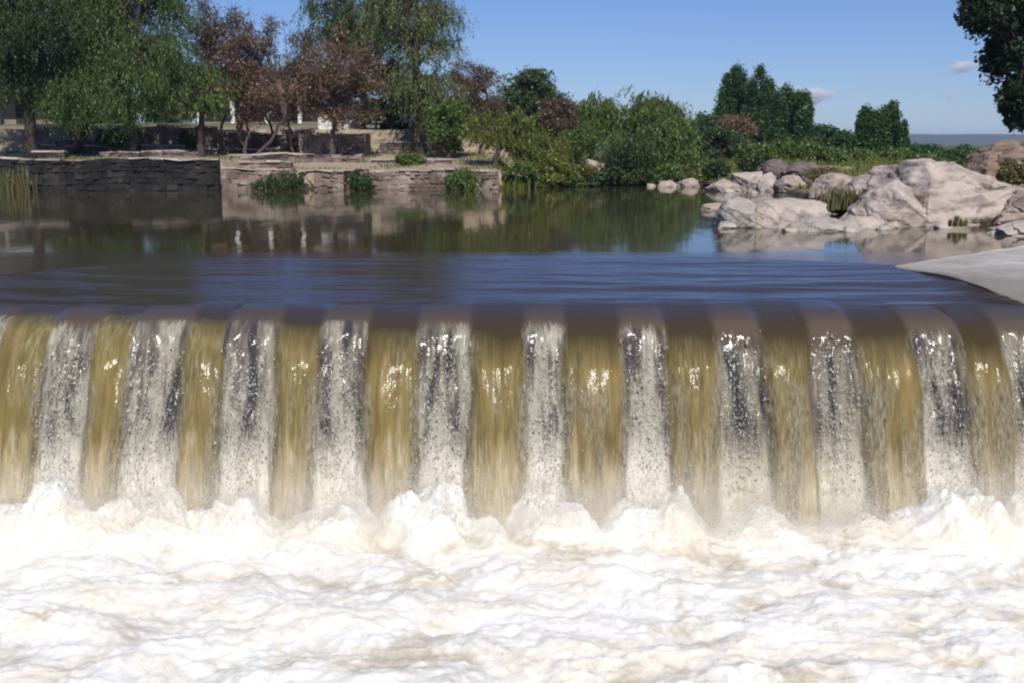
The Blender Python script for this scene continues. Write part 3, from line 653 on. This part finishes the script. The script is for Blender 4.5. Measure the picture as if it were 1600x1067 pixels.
def leaves(C, size, rr, flat=.5, aspect=.5, up=0.3):
    """rhombic leaves at points C"""
    n = len(C); a = rr.normal(size=(n, 3)); a /= np.linalg.norm(a, axis=1)[:, None]
    nn = rr.normal(size=(n, 3)); nn[:, 2] += up; b2 = np.cross(nn, a); b2 /= np.linalg.norm(b2, axis=1)[:, None] + 1e-9
    s = size * np.exp(rr.normal(0, .28, n))[:, None]
    v = np.stack([C - a * s, C + b2 * s * aspect, C + a * s, C - b2 * s * aspect], 1)
    return v.reshape(-1, 3)
def tree(base, blobs, kind, label, rr_seed, trunk_r=.2, n_clump=60, per=110, leaf=.11, clump_r=.5, droop=0, lean=(0, 0), fork=.35, twigs=3, bark_m=None,
         stems=1, name='tree', cat='tree', group='trees along the banks', aspect=.5, shell=.55, low=-1.0, spires=None):
    rr = np.random.default_rng(rr_seed); base = np.array(base, float)
    root = empty(name, tuple(base), label, cat, group)
    n_clump = int(n_clump * 1.45); blobs = [np.array(q, float) for q in (blobs or [(0, 0, 0, 1, 1, 1)])]; vol = np.array([q[3] * q[4] * q[5] for q in blobs]) ** .8; vol /= vol.sum()
    C = []
    if spires:
        n_clump = int(n_clump * 1.6)
        ws = np.array([q[4] * (q[3] - q[2]) for q in spires]); ws /= ws.sum()
        for _ in range(n_clump):
            q = spires[rr.choice(len(spires), p=ws)]; h = rr.beta(1.05, 1.15); a_ = rr.uniform(0, 6.28)
            r_ = q[4] * min(1, (h + .08) * 3.2) ** .6 * (1 - h) ** .42 * rr.uniform(.35, 1.0) ** .5
            C.append([q[0] + r_ * math.cos(a_), q[1] + r_ * math.sin(a_) * .8, q[2] + (q[3] - q[2]) * h])
    while len(C) < n_clump:
        q = blobs[rr.choice(len(blobs), p=vol)]; d = rr.normal(size=3); d /= np.linalg.norm(d)
        if d[2] < low: continue
        if perlin(*( (q[:3] + d * q[3:]) / (clump_r * 3.2) + rr_seed)) < (-.16 if name != 'poplar_tree' and n_clump > 60 else -9): continue
        rad = rr.uniform(shell, 1) ** .6 * rr.uniform(.8, 1.06)
        C.append(q[:3] + d * rad * (q[3:] - clump_r * .3))
    C = np.array(C) - base; cen = C.mean(0); top = C[:, 2].max(); paths = []
    n_p = max(4, int(n_clump ** .5)); per_stem = []
    for s in range(stems):
        off = np.array([rr.normal(0, .25), rr.normal(0, .15), 0]) * (s > 0) * 2
        fk = np.array([cen[0] * .35 + lean[0] + off[0] * 2.2, cen[1] * .35 + off[1], top * fork * rr.uniform(.85, 1.1)])
        b0 = np.array([off[0] * .6, off[1], -.15]); pts = curve(b0, fk, rr, .03, 8, 0); rd = trunk_r * (1.0 if stems == 1 else .7) * np.linspace(1.15, .72, 8); rd[0] *= 1.25
        paths.append((pts, rd)); per_stem.append(fk)
    prim = []
    for k in range(n_p):
        c = C[rr.integers(len(C))]; fk = per_stem[k % stems]; q = fk + (c - fk) * rr.uniform(.5, .7); pts = curve(fk - [0, 0, .1], q, rr, .16, 7); r0 = trunk_r * .5
        paths.append((pts, np.linspace(r0, r0 * .5, 7))); prim.append(pts)
    ends = np.array([p[-1] for p in prim])
    for c in C:
        k = int(np.argmin(np.linalg.norm(ends - c, axis=1))); p = prim[k][rr.integers(3, 7)]
        paths.append((curve(p, c, rr, .14, 5), np.linspace(trunk_r * .22, trunk_r * .07, 5)))
        for _ in range(twigs):
            d = rr.normal(size=3); d[2] += .4; d *= clump_r * rr.uniform(.7, 1.2) / np.linalg.norm(d)
            paths.append((curve(c, c + d, rr, .12, 4), np.linspace(trunk_r * .07, trunk_r * .03, 4)))
    v, f = tubes(paths); mesh_obj('trunk', v, f, bark_m or BARK, root)
    # foliage
    L = []
    for c in C:
        m = int(per * rr.uniform(.5, 1.4)); r_ = clump_r * rr.uniform(.7, 1.25)
        if droop > 0:
            ns = max(3, m // 14); st = c + rr.normal(size=(ns, 3)) * np.array([.55, .55, .35]) * r_
            ln = droop * rr.uniform(.4, 1.25, ns); kk = 14; t = np.linspace(0, 1, kk)
            out = (st - c); out[:, 2] = 0
            pts = st[:, None] + out[:, None] * (t * .55)[None, :, None]; pts[..., 2] -= (t ** 1.35)[None] * ln[:, None]
            pts += rr.normal(0, .05, pts.shape); L.append(pts.reshape(-1, 3))
        else:
            p = rr.normal(size=(m, 3)); p /= np.linalg.norm(p, axis=1)[:, None]; p *= (rr.uniform(0, 1, m) ** .5)[:, None] * r_ * np.array([1, 1, 1.7 if spires else .72]); L.append(c + p)
    L = np.concatenate(L)
    if droop > 0:
        n = len(L); s = leaf * np.exp(rr.normal(0, .25, n)); a = np.stack([rr.normal(0, .35, n), rr.normal(0, .35, n), -np.ones(n)], -1); a /= np.linalg.norm(a, axis=1)[:, None]
        nn = rr.normal(size=(n, 3)); b2 = np.cross(nn, a); b2 /= np.linalg.norm(b2, axis=1)[:, None]
        v = np.stack([L - a * s[:, None], L + b2 * s[:, None] * .32, L + a * s[:, None], L - b2 * s[:, None] * .32], 1).reshape(-1, 3)
    else: v = leaves(L, leaf, rr, aspect=aspect)
    f = np.arange(len(v)).reshape(-1, 4)
    mesh_obj('crown', v, f, LM[kind], root, smooth=False)
    return root
def blob(x0, x1, y0, y1, Y, dep=.8, dy=0):
    """crown lobe that spans these photo columns/rows when it stands at distance Y"""
    a = at(x0, (y0 + y1) / 2, Y + dy); c = at(x1, (y0 + y1) / 2, Y + dy); t = at((x0 + x1) / 2, y0, Y + dy); b2 = at((x0 + x1) / 2, y1, Y + dy)
    rx = (c[0] - a[0]) / 2; rz = (t[2] - b2[2]) / 2
    return ((a[0] + c[0]) / 2, Y + dy, (t[2] + b2[2]) / 2, rx, rx * dep, rz)
def bpt(px, Y):
    x = at(px, 300, Y)[0]; return (x, Y, gz(x, Y))

T = []
def add(*a, **k): tree(*a, **k)
# left bank
add(bpt(60, 66), [blob(-110, 90, -300, -40, 66), blob(-110, 90, -120, 90, 66), blob(-60, 130, -60, 150, 65, .8), blob(-120, 70, 20, 165, 64)], 'dark', 'huge dark green willow at the far left edge with a leaning black trunk', 101, .34, 260, 300, .075, .85, .8, fork=.3)
add(bpt(112, 68), [blob(75, 210, -60, 120, 68), blob(55, 160, 60, 195, 66)], 'willow', 'green willow leaning right behind the dark river wall, second from the left', 102, .26, 180, 300, .075, .8, .9, fork=.3, lean=(1.2, 0))
add(bpt(205, 67), [blob(80, 280, -230, -20, 67), blob(140, 300, -70, 110, 67), blob(140, 290, 40, 205, 66), blob(205, 305, 20, 170, 65)], 'willow', 'big drooping bright green willow whose branches hang nearly to the terrace', 103, .3, 260, 300, .078, .8, 1.0, fork=.4)
add(bpt(316, 66.5), [blob(285, 375, 95, 175, 66.5), blob(265, 350, 110, 190, 65.5)], 'green', 'small green tree with a dark forked trunk on the terrace', 104, .24, 34, 110, .09, .5, .6, fork=.42, twigs=4)
add(bpt(352, 70), [blob(300, 330, -22, 60, 70), blob(345, 372, -14, 60, 70), blob(282, 395, 0, 100, 70), blob(280, 405, 20, 130, 70), blob(295, 395, 60, 180, 69)], 'brown', 'tall purplish brown tree with thin bare twigs left of the others', 105, .18, 120, 34, .075, .7, 0, twigs=9, stems=2, bark_m=BARK2, fork=.3)
add(bpt(388, 67.5), [blob(378, 402, 8, 70, 67.5), blob(412, 434, 22, 80, 67.5), blob(335, 445, 34, 150, 67.5), blob(345, 445, 90, 205, 67)], 'red', 'many stemmed reddish brown tree on the ledge', 106, .16, 120, 42, .075, .65, 0, twigs=8, stems=3, bark_m=BARK2, fork=.3)
add(bpt(455, 71), [blob(432, 452, 20, 80, 71), blob(468, 492, 30, 90, 71), blob(400, 505, 44, 140, 71), blob(395, 500, 80, 205, 70)], 'brown', 'thin brown tree with bare top in front of the white house', 107, .15, 100, 32, .075, .7, 0, twigs=9, stems=2, bark_m=BARK2, fork=.32)
add(bpt(518, 68), [blob(520, 545, 32, 90, 68), blob(562, 590, 44, 100, 68), blob(448, 612, 62, 165, 68), blob(465, 600, 95, 212, 68)], 'red', 'rust coloured spreading tree on one leaning trunk in front of the pinkish wall', 108, .2, 150, 46, .08, .65, 0, twigs=7, bark_m=BARK2, fork=.35)
add(bpt(568, 80), [blob(465, 625, -60, 80, 80), blob(480, 610, 20, 130, 80)], 'willow', 'tall thin topped green tree standing behind the rust coloured tree', 109, .3, 160, 90, .1, .8, 1.0, fork=.5, twigs=5)
add(bpt(655, 72), [blob(560, 700, -150, 0, 72), blob(570, 700, -50, 90, 72), blob(650, 735, -10, 90, 72), blob(600, 700, 60, 180, 71), blob(640, 720, 100, 215, 71)], 'willow_pale', 'tallest willow with pale feathery yellow green foliage', 110, .32, 270, 170, .07, .8, .9, fork=.35, twigs=4)
add(bpt(612, 76), [blob(570, 660, 90, 205, 76)], 'dark', 'dark green tree in the shade left of the tallest willow', 111, .2, 50, 120, .1, .7, 0)
add(bpt(740, 78), [blob(695, 785, 85, 150, 78), blob(690, 790, 120, 210, 77)], 'brown', 'brown twiggy tree with a nearly bare crown right of the tallest willow', 112, .2, 110, 52, .08, .7, 0, twigs=9, bark_m=BARK2, stems=2)
add(bpt(700, 69), [blob(665, 745, 150, 240, 69)], 'green', 'low green tree at the foot of the tallest willow', 113, .15, 50, 110, .09, .55, 0)
add(bpt(772, 64.5), [blob(722, 790, 172, 235, 65), blob(770, 840, 165, 240, 65.5), blob(800, 850, 195, 255, 66)], 'yellow', 'yellow green tree on a dark leaning trunk at the end of the river wall', 114, .17, 80, 120, .085, .5, .5, fork=.42)
add(bpt(830, 84), [blob(780, 880, 104, 200, 84), blob(800, 900, 130, 210, 83)], 'blue', 'dark bluish green round tree rising behind the yellow green one', 115, .25, 90, 150, .11, .75, 0)
add(bpt(868, 78), [blob(835, 905, 150, 225, 78)], 'brown', 'brownish tree wedged between two green ones above the bank', 116, .15, 60, 70, .09, .6, 0, twigs=6, bark_m=BARK2)
add(bpt(925, 82), [blob(880, 970, 138, 230, 82), blob(890, 950, 175, 250, 80)], 'green', 'mid green tree left of the green dome', 117, .22, 80, 140, .11, .7, .5)
add(bpt(1018, 80), [blob(955, 1085, 145, 250, 80), blob(940, 1060, 190, 265, 77), blob(1020, 1085, 180, 262, 76)], 'green', 'broad green dome shaped tree on the far bank', 118, .3, 150, 160, .11, .75, .6)
add(bpt(985, 70), [blob(938, 1030, 215, 285, 70)], 'dark', 'dark leaning shrubby tree overhanging the water below the green dome', 119, .14, 60, 120, .09, .5, .5)
add(bpt(1095, 100), [blob(1070, 1130, 178, 240, 100)], 'blue', 'grey green tree between the green dome and the poplars', 120, .2, 40, 120, .13, .8, 0)
add(bpt(1148, 95), [blob(1105, 1185, 178, 235, 95)], 'red', 'orange brown round tree below the tall poplars', 121, .2, 60, 120, .12, .75, 0, bark_m=BARK2)
add(bpt(1125, 84), [blob(1085, 1165, 198, 255, 84)], 'blue', 'rounded grey green tree in front of the orange brown one', 122, .18, 60, 130, .11, .65, 0)
PG = 'poplars beyond the river'
def spires(Y, *sp):
    out = []
    for c, top, bot, hw in sp:
        a = at(c, top, Y); b3 = at(c, bot, Y); out.append((a[0], Y + rng.uniform(-1, 1), b3[2], a[2], hw / FPX * Y))
    return out
add(bpt(1143, 125), [], 'poplar', 'tall dark poplar with a broad base, leftmost of the poplars', 123, .35, 135, 150, .11, 0.59, 0, group=PG, cat='poplar', name='poplar_tree', fork=.3, spires=spires(125, (1151, 110, 250, 24), (1136, 122, 250, 21), (1124, 150, 250, 14), (1166, 130, 250, 17)))
add(bpt(1186, 122), [], 'poplar', 'tall dark poplar joined to the leftmost one', 124, .35, 120, 150, .11, 0.56, 0, group=PG, cat='poplar', name='poplar_tree', fork=.3, spires=spires(122, (1186, 112, 250, 23), (1200, 130, 250, 17), (1174, 132, 250, 16)))
add(bpt(1232, 112), [], 'poplar', 'pointed dark poplar right of the tallest pair', 125, .3, 120, 150, .11, 0.50, 0, group=PG, cat='poplar', name='poplar_tree', fork=.3, spires=spires(112, (1234, 136, 262, 23), (1218, 150, 262, 18), (1247, 152, 262, 15)))
add(bpt(1256, 110), [], 'poplar', 'slim dark poplar at the right of the group of four', 126, .25, 82, 140, .11, 0.43, 0, group=PG, cat='poplar', name='poplar_tree', fork=.3, spires=spires(110, (1257, 146, 262, 14), (1265, 166, 262, 9)))
add(bpt(1300, 115), [blob(1268, 1322, 192, 252, 115), blob(1290, 1345, 202, 262, 112), blob(1262, 1300, 206, 262, 113)], 'poplar', 'medium green tree between the poplars and the dark clump of trees', 127, .25, 70, 140, .15, .85, 0)
add(bpt(1352, 98), [], 'poplar', 'dark upright tree at the left of the clump near the hills', 128, .22, 90, 150, .11, 0.40, 0, name='poplar_tree', cat='poplar', group=PG, spires=spires(98, (1349, 176, 275, 18), (1363, 180, 275, 17)))
add(bpt(1386, 98), [], 'poplar', 'dark round topped tree at the right of the clump near the hills', 129, .22, 120, 150, .11, 0.40, 0, name='poplar_tree', cat='poplar', group=PG, spires=spires(98, (1378, 172, 275, 20), (1395, 166, 275, 19), (1405, 194, 275, 14), (1368, 188, 275, 16)))
for i, (px, Y, x0, x1, y0, y1, kd, lb) in enumerate([
    (1240, 86, 1195, 1285, 212, 262, 'green', 'light green bushy tree at the foot of the pointed poplars'),
    (1300, 80, 1265, 1330, 228, 275, 'green', 'low green bush tree under the medium green tree'),
    (1345, 82, 1310, 1375, 235, 280, 'green', 'low light green bush in front of the dark clump'),
    (1395, 84, 1365, 1430, 232, 275, 'green', 'low green bush beside the huge boulder'),
    (1440, 150, 1405, 1475, 226, 256, 'poplar', 'far low tree under the distant hills, left one'),
    (1490, 140, 1455, 1530, 228, 262, 'poplar', 'far low tree under the distant hills, beside the dry bank'),
    (1445, 66, 1405, 1485, 238, 285, 'green', 'green bush peeping over the left shoulder of the huge boulder'),
    (1500, 72, 1460, 1545, 232, 280, 'poplar', 'dark green bush between the huge boulder and the brown bank'),
    (1185, 76, 1150, 1215, 225, 265, 'green', 'low green bush above the far rocks')]):
    add(bpt(px, Y), [blob(x0, x1, y0, y1, Y)], kd, lb, 140 + i, .12, 45, 110, .0011 * Y + .01, .0075 * Y, 0, cat='tree', name='bushy_tree')
# near tree at the right, trunk outside the frame
add((22.5, 47, gz(22.5, 47)), [blob(1560, 1760, -140, 60, 47), blob(1500, 1640, -70, 80, 46.4), blob(1532, 1700, 20, 150, 47), blob(1550, 1720, 110, 215, 46.4), blob(1498, 1560, 0, 60, 46)],
    'ficus', 'near dark leaved tree hanging into the top right corner', 150, .3, 330, 120, .1, .55, 0, fork=.3, twigs=3, aspect=.55)

# background belt so that no gap shows bare ground
for i, (px, Y, x0, x1, y0, y1, kd, lb) in enumerate([
    (250, 112, 200, 330, 80, 195, 'dark', 'dark tree far behind the bright drooping willow'),
    (120, 112, 60, 200, 60, 150, 'dark', 'dark tree far behind the leaning willow'),
    (20, 112, -60, 80, 70, 140, 'dark', 'dark tree far behind the huge willow at the left edge'),
    (350, 122, 300, 420, 90, 178, 'blue', 'grey green tree behind the white house, left part'),
    (470, 118, 410, 540, 95, 178, 'blue', 'grey green tree behind the white house, right part'),
    (640, 100, 580, 700, 120, 215, 'dark', 'dark tree behind the tallest willow'),
    (720, 98, 670, 790, 150, 225, 'dark', 'dark tree behind the brown twiggy tree'),
    (800, 100, 750, 860, 150, 235, 'green', 'green tree filling the gap behind the yellow green tree'),
    (900, 105, 850, 960, 160, 240, 'blue', 'grey green tree behind the mid green tree'),
    (1060, 110, 1000, 1120, 190, 245, 'dark', 'dark low tree behind the green dome')]):
    add(bpt(px, Y), [blob(x0, x1, y0, y1, Y, .5)], kd, lb, 170 + i, .25, 75, 110, .14, .9, 0, cat='tree', name='tree')

# ------------------------------------------------------------------ shrubs, reeds, tufts
def shrub(px, py0, py1, wpx, Y, kind, label, seed, group='shrubs at the waterline', n=26, per=95, leaf=None, droop=0):
    x, _, zt = at(px, py0, Y); _, _, zb = at(px, py1, Y); rx = wpx / 2 / FPX * Y
    s = tree((x, Y, zb), [(x, Y, (zt + zb) / 2, rx, rx * .8, max((zt - zb) / 2, .15))], kind, label, seed, .05, n, per, leaf or .075, max(.18, rx * .3), droop, fork=.25, twigs=2, name='shrub', cat='shrub', group=group)
    return s
for i, (px, y0, y1, wd, Y, kd, lb) in enumerate([
    (437, 268, 302, 84, 59.9, 'dark', 'dark green shrub against the pale river wall by the first opening'),
    (562, 264, 298, 40, 60.9, 'dark', 'small dark shrub in the second opening of the river wall'),
    (722, 258, 300, 56, 61.3, 'green', 'green creeper hanging on the pink river wall'),
    (812, 252, 296, 60, 62.8, 'green', 'rounded green shrub right of the end of the river wall'),
    (865, 240, 288, 80, 66, 'yellow', 'yellowish shrub on the grassy bank'),
    (905, 250, 290, 60, 66.5, 'yellow', 'second yellowish shrub, left of the overhanging dark tree'),
    (850, 200, 262, 90, 72, 'yellow', 'tall yellow green shrub above the grassy bank'),
    (900, 195, 255, 80, 74, 'green', 'tall olive shrub under the mid green tree'),
    (1045, 255, 290, 50, 68, 'green', 'green shrub at the waterline under the dome tree'),
    (1075, 235, 275, 70, 72, 'green', 'broad green shrub right of the dome tree'),
    (1122, 250, 282, 50, 66, 'poplar', 'bright green shrub above the tan rocks'),
    (960, 262, 293, 50, 66.8, 'dark', 'dark shrub dipping into the pool'),
    (640, 240, 262, 50, 66, 'green', 'low shrub on the terrace below the tallest willow'),
    (1180, 245, 272, 60, 70, 'dark', 'low dark shrub behind the square shouldered rock'),
    (1320, 300, 336, 60, 40, 'dry', 'dry olive bush between the rounded boulder and the huge boulder'),
    (1585, 252, 292, 60, 37.6, 'dry', 'dry brush on the brown bank under the dark tree'),
    (175, 200, 232, 50, 68, 'dark', 'dark shrub on the terrace in the shade of the willows'),
    (300, 205, 232, 40, 70, 'dark', 'small dark shrub by the forked trunk'),
    (1220, 255, 275, 60, 66, 'green', 'green shrub on top of the far rocks'),
    (1290, 262, 285, 60, 58, 'dry', 'dry scrub on the slope right of the far crag')]):
    shrub(px, y0, y1, wd, Y, kd, lb, 300 + i, droop=.35 if Y < 62 and px < 760 else 0)
for i, (px, Y, x0, x1, y0, y1, kd, lb) in enumerate([
    (30, 108, -60, 110, 128, 205, 'dark', 'dark bushes behind the upper terrace at the far left'),
    (170, 106, 100, 230, 130, 205, 'dark', 'dark bushes behind the terrace wall and the drooping willow'),
    (270, 106, 215, 330, 140, 205, 'blue', 'grey green bush on the upper terrace left of the white house'),
    (590, 96, 540, 640, 150, 215, 'dark', 'dark bush behind the grey roofed shelter'),
    (690, 92, 640, 740, 165, 235, 'dark', 'dark bush beneath the brown twiggy tree'),
    (780, 90, 730, 840, 185, 245, 'green', 'green bush behind the leaning yellow tree'),
    (868, 90, 820, 920, 190, 250, 'dark', 'dark bush in the shade behind the tall yellow shrubs')]):
    add(bpt(px, Y), [blob(x0, x1, y0, y1, Y, .4)], kd, lb, 400 + i, .12, 60, 120, .1, .75, 0, name='bushy_tree')
for i, (px, y0, y1, wd, Y, kd, lb) in enumerate([
    (826, 268, 298, 46, 63.9, 'green', 'low green shrub hiding the corner where the river wall ends'),
    (858, 270, 298, 50, 65.2, 'yellow', 'low yellow shrub right at the water, first past the wall'),
    (893, 272, 297, 44, 65.9, 'green', 'small green shrub dipping into the pool before the tan rock'),
    (925, 272, 296, 40, 66.4, 'blue', 'grey green shrub under the tan rock of the far bank'),
    (1000, 268, 296, 56, 67.4, 'dark', 'dark shrub at the water under the green dome'),
    (1022, 272, 294, 40, 67.8, 'green', 'green shrub at the water just left of the smallest tan rock'),
    (1092, 262, 290, 44, 68.6, 'yellow', 'yellowish shrub above the small tan rock')]):
    shrub(px, y0, y1, wd, Y, kd, lb, 420 + i)
def blades(name, P, h, wdt, mat, label=None, cat=None, group=None, kind=None, bend=.35, seed=0):
    rr = np.random.default_rng(seed); n = len(P); a = rr.uniform(0, 6.28, n); hh = h * rr.uniform(.5, 1.2, n); ln = bend * hh * rr.uniform(.1, 1, n)
    d = np.stack([np.cos(a), np.sin(a), 0 * a], -1); s = np.stack([-np.sin(a), np.cos(a), 0 * a], -1) * wdt
    up = np.array([0, 0, 1.])[None]
    m = P + up * hh[:, None] * .6 + d * ln[:, None] * .35; t = P + up * hh[:, None] + d * ln[:, None]
    v = np.stack([P - s, P + s, m + s * .7, m - s * .7, t], 1).reshape(-1, 3); k = np.arange(n)[:, None] * 5
    f = [tuple(q) for q in (k + np.array([[0, 1, 2, 3]])).tolist()] + [tuple(q) for q in (k + np.array([[3, 2, 4]])).tolist()]
    o = mesh_obj(name, v, f, mat, smooth=False); return tag(o, label, cat, group, kind)
rr = np.random.default_rng(5)
for px, lb, nn, hh, yy in [(22, 'dry straw coloured reeds growing from the pool against the dark wall', 150, 1.35, 58.3), (1330, 'thick tuft of dry grass among the boulders', 420, .75, 38.6), (1498, 'small dry tuft at the foot of the huge boulder', 60, .3, 32.6), (800, 'grass tuft at the end of the pink river wall', 160, .7, 62.6)]:
    x = at(px, 300, yy)[0]; n = nn; sg = .15 if n < 100 else .55; P = np.stack([x + rr.normal(0, sg, n), yy + rr.normal(0, sg * .5, n), np.full(n, -.05 if yy > 50 else (.25 if yy > 35 else .1))], -1)
    blades('reed_tuft', P, hh, .035, LM['dry' if yy < 60 else 'yellow'], lb, 'reeds', seed=px)
n = 60000; x = rr.uniform(-1, 26, n); y = rr.uniform(40, 92, n); s = sdist(x, y, RIVER); nz = fbm(x * .3, y * .3, 11, 3)
k = (s > .15) & (nz > -.12); x, y = x[k], y[k]
blades('grass', np.stack([x, y, ground(x, y) - .03], -1), .38, .03, LM['yellow'], 'rough green grass covering the far bank', 'grass', kind='stuff', seed=3)
n = 16000; x = rr.uniform(14, 26, n); y = rr.uniform(28, 48, n); s = sdist(x, y, RIVER); k = s > 2.8; x, y = x[k], y[k]
blades('dry_grass', np.stack([x, y, ground(x, y) - .03], -1), .32, .022, LM['dry'], 'dry straw coloured grass on the right bank', 'dry grass', kind='stuff', seed=4)
n = 9000; x = rr.uniform(-34, -1, n); y = rr.uniform(62.5, 73, n); nz = fbm(x * .3, y * .3, 21, 3); k = nz > .15; x, y = x[k], y[k]
blades('terrace_grass', np.stack([x, y, ground(x, y) - .02], -1), .22, .03, LM['yellow'], 'patchy grass on the left terrace', 'grass', kind='stuff', seed=6)

# ------------------------------------------------------------------ clouds (small volumes, far away)
def cloud(px, py, wpx, hpx, seed, label, dens):
    Y = 9000.0; x, _, z = at(px, py, Y); rx = wpx / 2 / FPX * Y; rz = hpx / 2 / FPX * Y
    bm = bmesh.new(); bmesh.ops.create_icosphere(bm, subdivisions=3, radius=1); P = np.array([v.co[:] for v in bm.verts]); F = np.array([[v.index for v in f.verts] for f in bm.faces]); bm.free()
    P = P * np.array([rx, rx * .7, rz])
    b = NB('cloud_vapour'); tc = b.n("ShaderNodeTexCoord"); mp = b.n("ShaderNodeMapping"); b.t.links.new(tc.outputs['Object'], mp.inputs[0]); mp.inputs['Scale'].default_value = (1 / rx, 1 / (rx * .7), 1 / rz)
    ln = b.n("ShaderNodeVectorMath", {'operation': 'LENGTH'}); b.t.links.new(mp.outputs[0], ln.inputs[0])
    nz = b.noise(mp.outputs[0], 2.2, 5, .62); mp.inputs['Location'].default_value = (0, 0, 0)
    dn = b.math('SUBTRACT', b.math('ADD', b.mr(nz, .35, .7, 0, 1.0), .12), b.math('POWER', ln.outputs['Value'], 1.5))
    dn = b.math('MULTIPLY', b.math('MAXIMUM', dn, 0.0), dens)
    vol = b.n("ShaderNodeVolumePrincipled"); b.set(vol, 'Color', (1, 1, 1)); b.set(vol, 'Density', dn); vol.inputs['Anisotropy'].default_value = 0
    b.t.links.new(vol.outputs[0], b.out.inputs['Volume'])
    o = mesh_obj('cloud', P, F, b.m); o.location = (x, Y, z); tag(o, label, 'cloud', 'small clouds')
cloud(1262, 150, 105, 42, 1, 'small white cloud low in the sky right of the poplars', .05)
cloud(1504, 104, 62, 28, 2, 'upper small white cloud beside the dark tree at the right', .05)
cloud(1486, 148, 50, 30, 3, 'faint lower wisp of cloud left of the dark tree', .015)
cloud(1212, 138, 50, 26, 4, 'faint wisp of cloud between the poplar tips', .02)

# ------------------------------------------------------------------ air
b = NB('haze_air'); vol = b.n("ShaderNodeVolumePrincipled"); b.set(vol, 'Color', (.5, .68, 1.0)); vol.inputs['Density'].default_value = .00014; b.t.links.new(vol.outputs[0], b.out.inputs['Volume'])
hz = bxm('haze', (0, 3000, 27.5), (12000, 9000, 67), b.m, None); tag(hz, kind='stuff', label='thin blue air over the whole valley', cat='haze')
